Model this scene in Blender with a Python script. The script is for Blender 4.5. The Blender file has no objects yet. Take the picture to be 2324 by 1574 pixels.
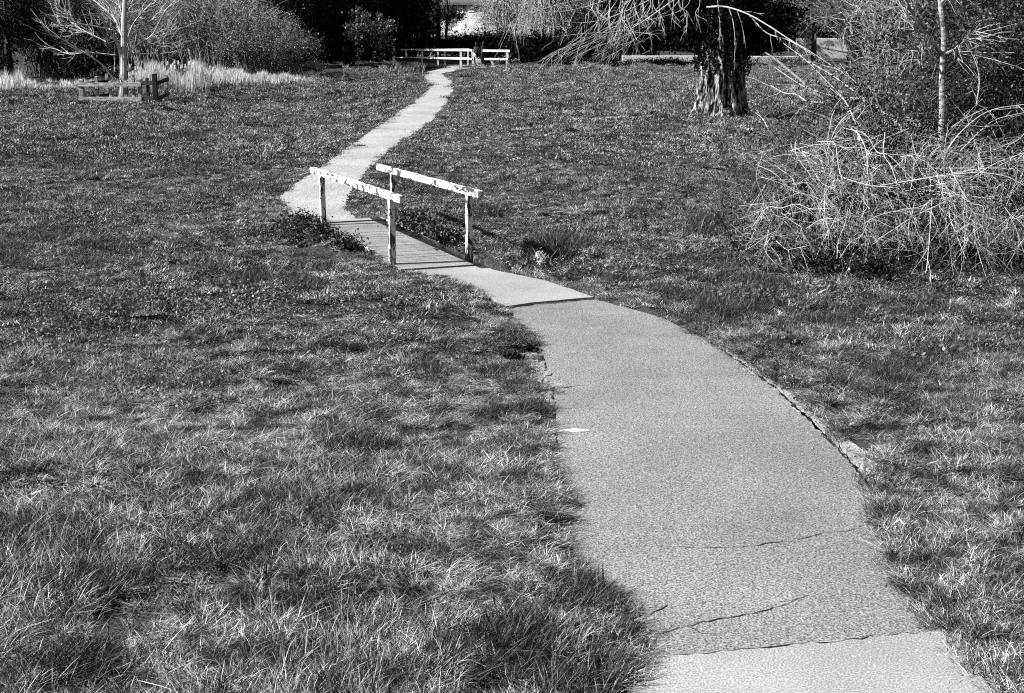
import bpy, math, random
import numpy as np
from mathutils import Vector, Matrix
from mathutils.geometry import tessellate_polygon

# ------------------------------------------------------------------ camera, sky, sun, exposure
sc = bpy.context.scene
COL = sc.collection
HC = 4.0                      # eye height above the meadow
PITCH = math.atan((787 - 30) / 3228.0)
cam_d = bpy.data.cameras.new('camera')
cam_d.lens = 50.0; cam_d.sensor_width = 36.0; cam_d.clip_start = 0.1; cam_d.clip_end = 5000
cam = bpy.data.objects.new('camera', cam_d); COL.objects.link(cam)
cam.location = (0, 0, HC)
cam.rotation_euler = (math.pi / 2 - PITCH, 0, 0)
sc.camera = cam

SUN_EL = math.radians(40)
SUN_DIR = Vector((-0.975, -0.22, 0)).normalized()          # horizontal direction towards the sun
w = bpy.data.worlds.new('World'); sc.world = w; w.use_nodes = True
nt = w.node_tree
sky = nt.nodes.new('ShaderNodeTexSky'); sky.sky_type = 'NISHITA'; sky.sun_disc = False
sky.sun_elevation = SUN_EL
sky.sun_rotation = math.atan2(SUN_DIR.x, SUN_DIR.y)
bw = nt.nodes.new('ShaderNodeRGBToBW')
nt.links.new(sky.outputs[0], bw.inputs[0])
nt.links.new(bw.outputs[0], nt.nodes['Background'].inputs[0])
nt.nodes['Background'].inputs[1].default_value = 0.05
sd = bpy.data.lights.new('sun', 'SUN'); sd.energy = 5.0; sd.angle = math.radians(0.5)
sd.color = (1, 1, 1)
sun = bpy.data.objects.new('sun', sd); COL.objects.link(sun)
sv = Vector((SUN_DIR.x * math.cos(SUN_EL), SUN_DIR.y * math.cos(SUN_EL), math.sin(SUN_EL)))
sun.rotation_euler = sv.to_track_quat('Z', 'Y').to_euler()
sun.location = sv * 50
sc.view_settings.view_transform = 'Standard'
sc.view_settings.look = 'None'
sc.view_settings.exposure = 1.25
sc.view_settings.gamma = 1.0
sc.cycles.use_denoising = False
sc.cycles.max_bounces = 3
sc.cycles.diffuse_bounces = 0
sc.cycles.glossy_bounces = 1
sc.cycles.transmission_bounces = 1
sc.cycles.transparent_max_bounces = 4
sc.cycles.filter_width = 1.1

# ------------------------------------------------------------------ helpers
random.seed(7)
RNG = np.random.default_rng(11)
F = 3228.0; CX = 1162.0; CY = 787.0        # the photograph measured 2324 wide
cp, sp = math.cos(PITCH), math.sin(PITCH)

def ray(px, py):
    u = (px - CX) / F; v = (CY - py) / F
    return Vector((u, cp + v * sp, -sp + v * cp))

def G(px, py, z=0.0):
    r = ray(px, py); t = (z - HC) / r.z
    return Vector((r.x * t, r.y * t, z))

def W(px, py, d):
    """a point d metres ahead of the camera"""
    r = ray(px, py); t = d / r.y
    return Vector((r.x * t, d, HC + r.z * t))

def tag(o, label=None, cat=None, group=None, kind=None):
    if label: o['label'] = label
    if cat: o['category'] = cat
    if group: o['group'] = group
    if kind: o['kind'] = kind
    return o

def empty(name, loc=(0, 0, 0), label=None, cat=None, group=None):
    o = bpy.data.objects.new(name, None); COL.objects.link(o)
    o.location = loc; o.empty_display_size = 0.2
    return tag(o, label, cat, group)

class MB:
    """collects geometry for ONE mesh object"""
    def __init__(s):
        s.V = []; s.Q = []; s.T = []; s.n = 0; s.A = []
    def add(s, v, quads=None, tris=None, tone=None):
        v = np.asarray(v, float)
        if quads is not None and len(quads): s.Q.append(np.asarray(quads) + s.n)
        if tris is not None and len(tris): s.T.append(np.asarray(tris) + s.n)
        s.V.append(v); s.n += len(v)
        s.A.append(np.full(len(v), 0.5) if tone is None else np.broadcast_to(np.asarray(tone, float), (len(v),)))
        return s
    def tube(s, pts, rad, sides=5, cap=True, tone=None):
        pts = np.asarray([tuple(p) for p in pts], float); n = len(pts)
        rad = np.broadcast_to(np.asarray(rad, float), (n,))
        t = np.gradient(pts, axis=0); t /= (np.linalg.norm(t, axis=1)[:, None] + 1e-9)
        up = np.array([0, 0, 1.0]) if abs(t[:, 2]).mean() < 0.8 else np.array([1.0, 0, 0])
        a = np.cross(t, up); a /= (np.linalg.norm(a, axis=1)[:, None] + 1e-9)
        b = np.cross(a, t)
        ph = np.arange(sides) / sides * 2 * math.pi
        ring = pts[:, None, :] + rad[:, None, None] * (np.cos(ph)[None, :, None] * a[:, None, :] + np.sin(ph)[None, :, None] * b[:, None, :])
        v = ring.reshape(-1, 3)
        i = np.arange(n - 1)[:, None] * sides; j = np.arange(sides)[None, :]; k = (j + 1) % sides
        q = np.stack([i + j, i + k, i + sides + k, i + sides + j], -1).reshape(-1, 4)
        s.add(v, q, None, tone)
        if cap and sides <= 4:
            pass
        elif cap:
            base = s.n - len(v)
            for st in (0, (n - 1) * sides):
                c = len(v)
                tri = [(st + jj, st + (jj + 1) % sides) for jj in range(sides)]
                s.V.append(pts[[0 if st == 0 else n - 1]]); s.A.append(np.full(1, 0.5))
                s.T.append(np.array([(base + x, base + y, s.n) for x, y in tri])); s.n += 1
        return s
    def box(s, c, size, rz=0.0, R=None, tone=None, bev=0.0):
        c = np.asarray(tuple(c), float); h = np.asarray(size, float) / 2
        b = np.array([(x, y, z) for x in (-1, 1) for y in (-1, 1) for z in (-1, 1)], float) * h
        if R is None:
            R = np.array([[math.cos(rz), -math.sin(rz), 0], [math.sin(rz), math.cos(rz), 0], [0, 0, 1]])
        v = b @ np.asarray(R).T + c
        q = [(0, 1, 3, 2), (4, 6, 7, 5), (0, 4, 5, 1), (2, 3, 7, 6), (0, 2, 6, 4), (1, 5, 7, 3)]
        return s.add(v, q, None, tone)
    def beam(s, p, q, wid, hei, tone=None, side0=(1, 0, 0)):
        """a box beam from p to q"""
        p = Vector(p); q = Vector(q); d = q - p; L = d.length; d.normalize()
        side = d.cross(Vector((0, 0, 1)))
        if side.length < 0.05: side = Vector(side0) - d * d.dot(Vector(side0))
        side.normalize(); up = side.cross(d)
        R = np.array([[d.x, side.x, up.x], [d.y, side.y, up.y], [d.z, side.z, up.z]])
        return s.box((p + q) / 2, (L, wid, hei), R=R, tone=tone)
    def build(s, name, m, parent=None, smooth=False, bevel=0.0, link=True):
        V = np.concatenate(s.V); 
        Q = np.concatenate(s.Q) if s.Q else np.zeros((0, 4), int)
        T = np.concatenate(s.T) if s.T else np.zeros((0, 3), int)
        me = bpy.data.meshes.new(name)
        me.vertices.add(len(V)); me.vertices.foreach_set('co', V.ravel())
        nl = Q.size + T.size
        me.loops.add(nl); me.loops.foreach_set('vertex_index', np.concatenate([Q.ravel(), T.ravel()]).astype(np.int32))
        me.polygons.add(len(Q) + len(T))
        ls = np.concatenate([np.arange(len(Q)) * 4, len(Q) * 4 + np.arange(len(T)) * 3]).astype(np.int32)
        me.polygons.foreach_set('loop_start', ls)
        me.polygons.foreach_set('use_smooth', np.full(len(Q) + len(T), smooth))
        at = me.attributes.new('tone', 'FLOAT', 'POINT')
        at.data.foreach_set('value', np.concatenate(s.A).astype(np.float32))
        me.update(calc_edges=True); me.validate()
        me.materials.append(m)
        o = bpy.data.objects.new(name, me)
        if link: COL.objects.link(o)
        if parent is not None:
            o.parent = parent
            o.matrix_parent_inverse = Matrix.Translation(-Vector(parent.location))
        if bevel:
            b = o.modifiers.new('bevel', 'BEVEL'); b.width = bevel; b.segments = 2
        return o

# lattice noise used for modelling
_L = np.random.default_rng(5).random((256, 256))
def vnoise(x, y, sc_=1.0, off=0.0):
    x = np.asarray(x, float) / sc_ + off + 1000; y = np.asarray(y, float) / sc_ + off * 1.7 + 1000
    xi = np.floor(x).astype(int); yi = np.floor(y).astype(int); fx = x - xi; fy = y - yi
    fx = fx * fx * (3 - 2 * fx); fy = fy * fy * (3 - 2 * fy)
    g = lambda a, b: _L[a % 256, b % 256]
    return (g(xi, yi) * (1 - fx) + g(xi + 1, yi) * fx) * (1 - fy) + (g(xi, yi + 1) * (1 - fx) + g(xi + 1, yi + 1) * fx) * fy
def fbm(x, y, s=1.0, o=3, off=0.0):
    t = 0; a = 1; n = 0
    for k in range(o):
        t = t + a * vnoise(x, y, s / 2 ** k, off + 13.1 * k); n += a; a *= 0.5
    return t / n

# ------------------------------------------------------------------ materials (all neutral: the film is black and white)
def new_mat(name):
    m = bpy.data.materials.new(name); m.use_nodes = True
    return m, m.node_tree, m.node_tree.nodes['Principled BSDF']
def ramp(t, src, stops):
    r = t.nodes.new('ShaderNodeValToRGB'); t.links.new(src, r.inputs[0])
    e = r.color_ramp.elements
    while len(e) > len(stops): e.remove(e[-1])
    while len(e) < len(stops): e.new(0.5)
    for k, (p, c) in enumerate(stops):
        e[k].position = p; e[k].color = (c, c, c, 1)
    return r.outputs[0]
def noise(t, scale, detail=3, rough=0.6, coord=None, dist=0.0):
    n = t.nodes.new('ShaderNodeTexNoise'); n.inputs['Scale'].default_value = scale
    n.inputs['Detail'].default_value = detail; n.inputs['Roughness'].default_value = rough
    n.inputs['Distortion'].default_value = dist
    if coord is None:
        g = t.nodes.new('ShaderNodeNewGeometry'); coord = g.outputs['Position']
    t.links.new(coord, n.inputs['Vector'])
    return n.outputs[0]
def math_n(t, op, a, b):
    n = t.nodes.new('ShaderNodeMath'); n.operation = op
    for k, x in enumerate((a, b)):
        if isinstance(x, (int, float)): n.inputs[k].default_value = x
        else: t.links.new(x, n.inputs[k])
    return n.outputs[0]
def bump(t, b, src, strength, dist=0.01):
    n = t.nodes.new('ShaderNodeBump'); n.inputs['Strength'].default_value = strength
    n.inputs['Distance'].default_value = dist
    t.links.new(src, n.inputs['Height']); t.links.new(n.outputs[0], b.inputs['Normal'])

def speckle_mat(name, lo, hi, s_fine, s_big=0.8, big=0.25, rough=0.9, bstr=0.6, pebble=None):
    m, t, b = new_mat(name)
    f = noise(t, s_fine, 2, 0.8); c = ramp(t, f, [(0.38, lo), (0.62, hi)])
    g = noise(t, s_big, 4, 0.6); gg = ramp(t, g, [(0.3, 1 - big), (0.7, 1 + big)])
    out = math_n(t, 'MULTIPLY', c, gg)
    if pebble:
        v = t.nodes.new('ShaderNodeTexVoronoi'); v.inputs['Scale'].default_value = pebble
        ge = t.nodes.new('ShaderNodeNewGeometry'); t.links.new(ge.outputs['Position'], v.inputs['Vector'])
        pr = ramp(t, v.outputs['Color'], [(0.80, 0.0), (0.93, hi * 1.2)])
        dd = ramp(t, v.outputs['Distance'], [(0.25, 1.0), (0.45, 0.0)])
        out = math_n(t, 'ADD', out, math_n(t, 'MULTIPLY', pr, dd))
    t.links.new(out, b.inputs['Base Color'])
    b.inputs['Roughness'].default_value = rough; b.inputs['Specular IOR Level'].default_value = 0.2
    bump(t, b, f, bstr, 0.006)
    return m

def blade_mat(name, lo, hi, rough=0.5, spec=0.5, trans=0.25, patch=0.35, patch_scale=0.5):
    m, t, b = new_mat(name)
    a = t.nodes.new('ShaderNodeAttribute'); a.attribute_name = 'tone'
    c = ramp(t, a.outputs['Fac'], [(0.0, lo), (0.35, lo + (hi - lo) * .19), (0.85, hi), (1.0, min(0.7, hi * 1.7))])
    p = ramp(t, noise(t, patch_scale, 5, 0.72), [(0.40, 1 - patch), (0.60, 1 + patch * .7)])  # patchy tone; in the grasses it paints shaded hollows
    out = math_n(t, 'MULTIPLY', c, p)
    t.links.new(out, b.inputs['Base Color'])
    b.inputs['Roughness'].default_value = rough; b.inputs['Specular IOR Level'].default_value = spec
    if trans:
        tr = t.nodes.new('ShaderNodeBsdfTranslucent'); t.links.new(out, tr.inputs[0])
        mx = t.nodes.new('ShaderNodeMixShader'); mx.inputs[0].default_value = trans
        t.links.new(b.outputs[0], mx.inputs[1]); t.links.new(tr.outputs[0], mx.inputs[2])
        t.links.new(mx.outputs[0], t.nodes['Material Output'].inputs[0])
    return m

def bark_mat(name, lo, hi, sx=6.0, sz=1.2, rough=0.9, bstr=0.8):
    m, t, b = new_mat(name)
    g = t.nodes.new('ShaderNodeNewGeometry'); mp = t.nodes.new('ShaderNodeMapping')
    mp.inputs['Scale'].default_value = (sx, sx, sz); t.links.new(g.outputs['Position'], mp.inputs[0])
    f = noise(t, 1.5, 5, 0.7, mp.outputs[0], 0.6)
    t.links.new(ramp(t, f, [(0.35, lo), (0.65, hi)]), b.inputs['Base Color'])
    b.inputs['Roughness'].default_value = rough; b.inputs['Specular IOR Level'].default_value = 0.25
    bump(t, b, f, bstr, 0.05)
    return m

def old_bark(name):
    m, t, b = new_mat(name)
    g = t.nodes.new('ShaderNodeNewGeometry'); mp = t.nodes.new('ShaderNodeMapping')
    mp.inputs['Scale'].default_value = (5, 5, 1.1); t.links.new(g.outputs['Position'], mp.inputs[0])
    f = noise(t, 1.3, 4, 0.65, mp.outputs[0], 1.2)
    t.links.new(ramp(t, f, [(0.44, 0.003), (0.52, 0.16), (0.60, 0.5)]), b.inputs['Base Color'])  # near black stops paint shade into the bark grooves
    b.inputs['Roughness'].default_value = 0.95; b.inputs['Specular IOR Level'].default_value = 0.1
    bump(t, b, f, 1.0, 0.12)
    return m

def peel_mat(name, thr=0.44, scale=9.0, paint=0.85, wood=0.035, along=None):
    m, t, b = new_mat(name)
    g = t.nodes.new('ShaderNodeNewGeometry'); co = None
    if along:
        vr = t.nodes.new('ShaderNodeVectorRotate'); vr.rotation_type = 'Z_AXIS'; vr.inputs['Angle'].default_value = -along[0]
        t.links.new(g.outputs['Position'], vr.inputs['Vector']); mp = t.nodes.new('ShaderNodeMapping'); mp.inputs['Scale'].default_value = along[1]
        t.links.new(vr.outputs[0], mp.inputs[0]); co = mp.outputs[0]
    f = math_n(t, 'ADD', math_n(t, 'MULTIPLY', noise(t, scale, 6, 0.72, co, 0.6), 0.75), math_n(t, 'MULTIPLY', noise(t, scale * 0.22, 2, 0.5), 0.25))
    k = ramp(t, f, [(thr - 0.012, wood), (thr + 0.012, paint)])
    f2 = ramp(t, noise(t, scale * 6, 3, 0.7), [(0.30, 0.45), (0.42, 1.0)])
    out = math_n(t, 'MULTIPLY', k, f2)
    t.links.new(out, b.inputs['Base Color']); b.inputs['Roughness'].default_value = 0.7
    bump(t, b, k, 0.4, 0.003)
    return m

def plain_mat(name, c, rough=0.9, var=0.2, s=3.0):
    m, t, b = new_mat(name)
    t.links.new(ramp(t, noise(t, s, 4, 0.6), [(0.3, c * (1 - var)), (0.7, c * (1 + var))]), b.inputs['Base Color'])
    b.inputs['Roughness'].default_value = rough; b.inputs['Specular IOR Level'].default_value = 0.3
    return m

M = {}
M['clover'] = blade_mat('clover', 0.004, 0.22, 0.7, 0.1, 0.05, 0.8, 3.2)
M['soil'] = speckle_mat('soil', 0.008, 0.05, 25, 0.6, 0.4)
M['asphalt'] = speckle_mat('asphalt', 0.042, 0.285, 66, 0.6, 0.20, pebble=56)
M['asphalt_light'] = speckle_mat('asphalt_light', 0.14, 0.35, 70, 0.7, 0.18, pebble=62)
M['gravel'] = speckle_mat('gravel', 0.13, 0.42, 30, 0.5, 0.18)
M['edge_stone'] = speckle_mat('edge_stone', 0.07, 0.36, 40, 3, 0.5)
M['crack'] = plain_mat('crack', 0.008)
M['grass_long'] = blade_mat('grass_long', 0.003, 0.45, 0.5, 0.3, 0.05, 0.8, 2.6)
M['grass_mid'] = blade_mat('grass_mid', 0.005, 0.42, 0.6, 0.2, 0.05, 0.8, 3.2)
M['grass_far'] = blade_mat('grass_far', 0.010, 0.43, 0.7, 0.1, 0.05, 0.75, 1.7)
M['tussock'] = blade_mat('tussock', 0.003, 0.09, 0.5, 0.4, 0.1, 0.3, 1.0)
M['reed'] = blade_mat('reed', 0.5, 0.8, 0.7, 0.2, 0.3, 0.15, 0.3)
M['straw'] = blade_mat('straw', 0.30, 0.62, 0.7, 0.2, 0.1, 0.1, 1.0)
M['twig_pale'] = bark_mat('twig_pale', 0.14, 0.62, 4, 4, bstr=0.2)
M['twig_mid'] = bark_mat('twig_mid', 0.05, 0.20, 5, 5, bstr=0.2)
M['twig_thicket'] = bark_mat('twig_thicket', 0.14, 0.42, 2, 2, bstr=0.1)
M['cane_pale'] = bark_mat('cane_pale', 0.32, 0.7, 3, 3, bstr=0.2)
M['twig_dark'] = bark_mat('twig_dark', 0.02, 0.06, 5, 5, bstr=0.2)
M['bark_old'] = old_bark('bark_old')
M['bark_pale'] = bark_mat('bark_pale', 0.35, 0.62, 2, 6, bstr=0.4)
M['bark_birch'] = bark_mat('bark_birch', 0.03, 0.50, 3, 9, bstr=0.5)
M['bark_dark'] = bark_mat('bark_dark', 0.02, 0.07)
M['leaf_black'] = blade_mat('leaf_black', 0.001, 0.008, 0.8, 0.05, 0.0, 0.8, 0.35)  # near black tone puts deep foliage shade into the leaf colour
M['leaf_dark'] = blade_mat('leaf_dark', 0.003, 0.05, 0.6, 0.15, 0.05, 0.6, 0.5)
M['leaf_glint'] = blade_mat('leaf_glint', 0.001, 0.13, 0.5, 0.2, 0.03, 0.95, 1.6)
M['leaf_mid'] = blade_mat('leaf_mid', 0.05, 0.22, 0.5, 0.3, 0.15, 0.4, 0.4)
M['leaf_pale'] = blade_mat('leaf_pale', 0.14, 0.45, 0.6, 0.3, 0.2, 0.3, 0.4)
M['paint_peel'] = peel_mat('paint_peel', 0.488, 12.0, along=(1.936, (.38, 1, 1)))
M['paint_post'] = peel_mat('paint_post', 0.485, 13.0, along=(0.0, (1, 1, .4)))
M['paint_white'] = plain_mat('paint_white', 0.8, 0.6, 0.05)
M['wood_grey'] = bark_mat('wood_grey', 0.05, 0.5, 3, 12, bstr=0.3)
M['wood_dark'] = bark_mat('wood_dark', 0.006, 0.03, 3, 12, bstr=0.3)
M['wall_pale'] = plain_mat('wall_pale', 0.5, 0.9, 0.25, 1.5)
M['wall_mottled'] = peel_mat('wall_mottled', 0.44, 1.1, 0.62, 0.18)  # two grey tones mottled over the wall
M['wall_house'] = plain_mat('wall_house', 0.42, 0.9, 0.2, 1.0)
M['roof_tile'] = plain_mat('roof_tile', 0.06, 0.9, 0.3, 3)
M['glass'] = plain_mat('glass', 0.05, 0.1, 0.1)
M['skin'] = plain_mat('skin', 0.5, 0.6, 0.1)
M['cloth_dark'] = plain_mat('cloth_dark', 0.015, 0.9, 0.3)
M['cloth_pale'] = plain_mat('cloth_pale', 0.55, 0.9, 0.1)
M['hair'] = plain_mat('hair', 0.02, 0.6, 0.2)
mw, tw, bwn = new_mat('water'); M['water'] = mw
bwn.inputs['Base Color'].default_value = (0.008, 0.008, 0.008, 1); bwn.inputs['Roughness'].default_value = 0.08
bump(tw, bwn, noise(tw, 3.0, 3), 0.15, 0.05)
# deck: planks across the bridge are modelled; their wood is pale and weathered
M['plank'] = speckle_mat('plank', 0.10, 0.30, 60, 1.2, 0.2)

# ------------------------------------------------------------------ outlines on the ground
R_NEAR = [(2330, 1640), (2265, 1574), (2210, 1520), (2150, 1440), (2110, 1410), (2060, 1340), (2020, 1270), (1990, 1200), (1985, 1130),
          (1930, 1050), (1850, 965), (1760, 880), (1690, 830), (1600, 770), (1500, 722), (1350, 680), (1240, 642), (1120, 617), (1085, 600)]
L_NEAR = [(1380, 1640), (1430, 1574), (1480, 1500), (1465, 1430), (1400, 1385), (1340, 1330), (1305, 1250), (1290, 1150), (1270, 1050),
          (1262, 950), (1258, 880), (1240, 820), (1212, 770), (1186, 735), (1150, 700), (1090, 665), (1040, 640), (990, 626), (925, 615), (900, 607)]
L_FAR = [(752, 517), (735, 505), (665, 492), (640, 465), (636, 445), (680, 412), (730, 380), (790, 335), (860, 285), (920, 245),
         (960, 215), (975, 197), (962, 180), (960, 166), (1000, 157), (1060, 152), (1180, 147)]
R_FAR = [(838, 514), (802, 492), (785, 462), (800, 430), (830, 390), (880, 345), (930, 310), (980, 275), (1010, 240), (1030, 205),
         (1026, 185), (1003, 168), (1060, 160), (1180, 152)]
def g2(pts): return [(G(*p).x, G(*p).y) for p in pts]
near_poly = np.array(g2(L_NEAR) + g2(R_NEAR)[::-1])
far_poly = np.array(g2(L_FAR) + g2(R_FAR)[::-1])
# the bridge, set out in metres from its near left post
BL = G(893, 606); BL.z = 0
BF = G(737, 516); BF.z = 0
bdir = (BF - BL).normalized(); bside = Vector((bdir.y, -bdir.x, 0)); BLEN = (BF - BL).length; BWID = 1.22
def B(s, t, z=0.0):
    p = BL + bdir * s + bside * t; return Vector((p.x, p.y, z))
deck_poly = np.array([(B(s, t).x, B(s, t).y) for s, t in ((-0.55, -0.02), (-0.55, BWID + .04), (BLEN + .35, BWID + .04), (BLEN + .35, -.02))])

def inside(poly, x, y):
    x = np.asarray(x, float); y = np.asarray(y, float); c = np.zeros(x.shape, bool); n = len(poly); j = n - 1
    for i in range(n):
        xi, yi = poly[i]; xj, yj = poly[j]
        with np.errstate(divide='ignore', invalid='ignore'):
            k = ((yi > y) != (yj > y)) & (x < (xj - xi) * (y - yi) / (yj - yi + 1e-12) + xi)
        c ^= k; j = i
    return c
def dist_poly(poly, x, y):
    x = np.asarray(x, float); y = np.asarray(y, float); d = np.full(x.shape, 1e9); n = len(poly)
    for i in range(n):
        ax, ay = poly[i]; bx, by = poly[(i + 1) % n]; dx = bx - ax; dy = by - ay
        t = np.clip(((x - ax) * dx + (y - ay) * dy) / (dx * dx + dy * dy + 1e-12), 0, 1)
        d = np.minimum(d, np.hypot(x - ax - t * dx, y - ay - t * dy))
    return d
def path_sd(x, y):
    """signed distance to the nearest paved area, negative inside"""
    r = np.full(np.shape(x), 1e9)
    for p in (near_poly, far_poly, deck_poly):
        d = dist_poly(p, x, y); d = np.where(inside(p, x, y), -d, d); r = np.minimum(r, d)
    return r
# ditch line crossing under the bridge
bm_ = B(BLEN * 0.5, BWID * 0.5)
DITCH = [(-14, 24.2), (-8, 24.6), (-5, 24.9), (bm_.x, bm_.y), (bm_.x + 1.2, bm_.y - 0.35), (G(1160, 600).x, G(1160, 600).y), (G(1300, 622).x, G(1300, 622).y)]
def ditch_d(x, y):
    d = np.full(np.shape(x), 1e9)
    for (ax, ay), (bx, by) in zip(DITCH[2:-1], DITCH[3:]):
        dx = bx - ax; dy = by - ay
        t = np.clip(((x - ax) * dx + (y - ay) * dy) / (dx * dx + dy * dy), 0, 1)
        d = np.minimum(d, np.hypot(x - ax - t * dx, y - ay - t * dy))
    return d
def stream_c(x): return np.maximum(110.5 + 0.9 * np.minimum(np.asarray(x, float), 0), 86.0)
def height(x, y, sd=None):
    x = np.asarray(x, float); y = np.asarray(y, float)
    if sd is None: sd = path_sd(x, y)
    k = np.clip(sd / 0.7, 0, 1); k = k * k * (3 - 2 * k)
    far = np.clip((y - 30) / 40, 0, 1)
    amp = 0.27 + 0.22 * far
    h = (fbm(x, y, 1.6 + 0 * x, 3) - 0.5) * amp + (fbm(x, y, 6.0, 2, 4.4) - 0.5) * 0.22
    h = h * k - 0.02 * (1 - np.clip(sd / 0.12, 0, 1))
    dd = ditch_d(x, y); h = h - 0.5 * np.exp(-(dd / 0.40) ** 2)
    s = np.abs(y - stream_c(x)); h = h - 1.2 * np.clip(1 - (s - 2.5) / 2.5, 0, 1) * (np.abs(x - 0) < 400)
    return h

# ------------------------------------------------------------------ ground
def axis(*segs):
    a = [np.arange(lo, hi, st) for lo, hi, st in segs]
    return np.unique(np.round(np.concatenate(a), 4))
xs = axis((-1600, -60, 140), (-60, -12, 0.6), (-12, 14, 0.13), (14, 60, 0.6), (60, 1700, 140))
ys = axis((-300, 3, 60), (3, 36, 0.11), (36, 60, 0.3), (60, 125, 0.6), (125, 3000, 115))
X, Y = np.meshgrid(xs, ys)
Xf = X.ravel(); Yf = Y.ravel()
SDg = np.full(Xf.shape, 5.0); mk = (Yf > 0) & (Yf < 130) & (np.abs(Xf) < 20)
SDg[mk] = path_sd(Xf[mk], Yf[mk])
Z = height(Xf, Yf, SDg)
Z = np.where((Yf < 2) | (Yf > 125) | (np.abs(Xf) > 60), np.where(Yf > 125, 0.3, 0), Z)
nx = len(xs); ny = len(ys)
ii, jj = np.meshgrid(np.arange(ny - 1), np.arange(nx - 1), indexing='ij')
q = np.stack([ii * nx + jj, ii * nx + jj + 1, (ii + 1) * nx + jj + 1, (ii + 1) * nx + jj], -1).reshape(-1, 4)
g_ = MB(); g_.add(np.stack([Xf, Yf, Z], -1), q)
ground = g_.build('ground', M['soil'], smooth=True); tag(ground, kind='structure')

def poly_sheet(name, pts, z, m, thick=0.03, jag=0.0):
    pts = [Vector((p[0], p[1], 0)) for p in pts]
    # subdivide edges and roughen them a little
    out = []
    for a, b in zip(pts, pts[1:] + pts[:1]):
        n = max(1, int((b - a).length / 0.08)) if (b - a).length < 8 else max(1, int((b - a).length / 0.3))
        for k in range(n):
            p = a.lerp(b, k / n); j = jag
            out.append(Vector((p.x + (float(vnoise(p.x, p.y, 0.13)) - .5) * j, p.y + (float(vnoise(p.x, p.y, 0.13, 7)) - .5) * j, 0)))
    tri = tessellate_polygon([out])
    n = len(out)
    v = [(p.x, p.y, z) for p in out] + [(p.x, p.y, z - thick) for p in out]
    mb = MB(); mb.add(v, [(i, (i + 1) % n, (i + 1) % n + n, i + n) for i in range(n)], [tuple(t) for t in tri])
    o = mb.build(name, m); tag(o, kind='structure')
    return o
# near path in three pavings
def between(poly_l, poly_r, ya, yb):
    """slice of the near path with ground y between ya and yb lines (measured picks)"""
    return poly_l, poly_r
Ln = g2(L_NEAR); Rn = g2(R_NEAR)
# 1: pale new paving at the very front
front = Ln[:2] + [tuple(G(1483, 1498).xy)] + [tuple(G(1700, 1483).xy), tuple(G(1900, 1461).xy), tuple(G(2110, 1443).xy)] + [tuple(G(2160, 1432).xy)] + Rn[:3][::-1]
back_edge = [tuple(G(1483, 1500).xy)] 
mid = [tuple(G(1483, 1497).xy)] + Ln[3:15] + [tuple(G(1165, 702).xy), tuple(G(1215, 694).xy), tuple(G(1290, 687).xy), tuple(G(1352, 682).xy)] + Rn[4:15][::-1] + [tuple(G(2150, 1432).xy), tuple(G(2110, 1442).xy), tuple(G(1900, 1460).xy), tuple(G(1700, 1482).xy)]
top = [tuple(G(1150, 700).xy)] + Ln[15:] + Rn[15:][::-1] + [tuple(G(1352, 679).xy), tuple(G(1290, 684).xy), tuple(G(1215, 691).xy)]
poly_sheet('path', mid, 0.012, M['asphalt'], 0.04, 0.05)
poly_sheet('path', front, 0.028, M['asphalt_light'], 0.05, 0.02)
poly_sheet('path', top, 0.030, M['asphalt_light'], 0.05, 0.03)
poly_sheet('path', far_poly.tolist(), 0.012, M['gravel'], 0.03, 0.10)

# cracks in the asphalt, laid as thin dark ribbons
def crack(pts, wid, z=0.0165):
    P = []
    pts = [G(*p) for p in pts]
    for a, b in zip(pts, pts[1:]):
        n = max(2, int((b - a).length / 0.06))
        for k in range(n):
            p = a.lerp(b, k / n)
            P.append(Vector((p.x + random.uniform(-.016, .016), p.y + random.uniform(-.02, .02) + .05 * (float(vnoise(p.x, p.y, .25, 3)) - .5), z)))
    v = []; q = []
    for i, p in enumerate(P):
        d = (P[min(i + 1, len(P) - 1)] - P[max(i - 1, 0)]); d.normalize(); s = Vector((-d.y, d.x, 0))
        ww = wid * .75 * random.uniform(0.1, 1.5) * (0.35 + 0.65 * math.sin(math.pi * (i + 0.5) / len(P)))
        v += [tuple(p - s * ww), tuple(p + s * ww)]
        if i: q.append((2 * i - 2, 2 * i - 1, 2 * i + 1, 2 * i))
    o = MB().add(v, q).build('path_crack_or_shadow', M['crack']); tag(o, kind='structure')
crack([(1480, 1440), (1560, 1428), (1630, 1412), (1690, 1396), (1740, 1390), (1790, 1372), (1850, 1350)], 0.007)
crack([(1560, 1428), (1590, 1445), (1630, 1450), (1655, 1462)], 0.004)
crack([(1740, 1390), (1760, 1380), (1770, 1366)], 0.004)
crack([(1480, 1248), (1600, 1247), (1700, 1244), (1800, 1232), (1860, 1216), (1940, 1206), (1985, 1203)], 0.006)
crack([(1262, 885), (1300, 881), (1345, 878)], 0.012)
crack([(1470, 1405), (1500, 1388), (1530, 1374)], 0.006)
crack([(1170, 702), (1215, 695), (1270, 689), (1330, 685)], 0.016, 0.034)
crack([(1490, 1500), (1600, 1494), (1800, 1473), (1990, 1453), (2110, 1444)], 0.008, 0.032)
crack([(930, 617), (1000, 613), (1060, 606)], 0.012, 0.034)

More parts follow.
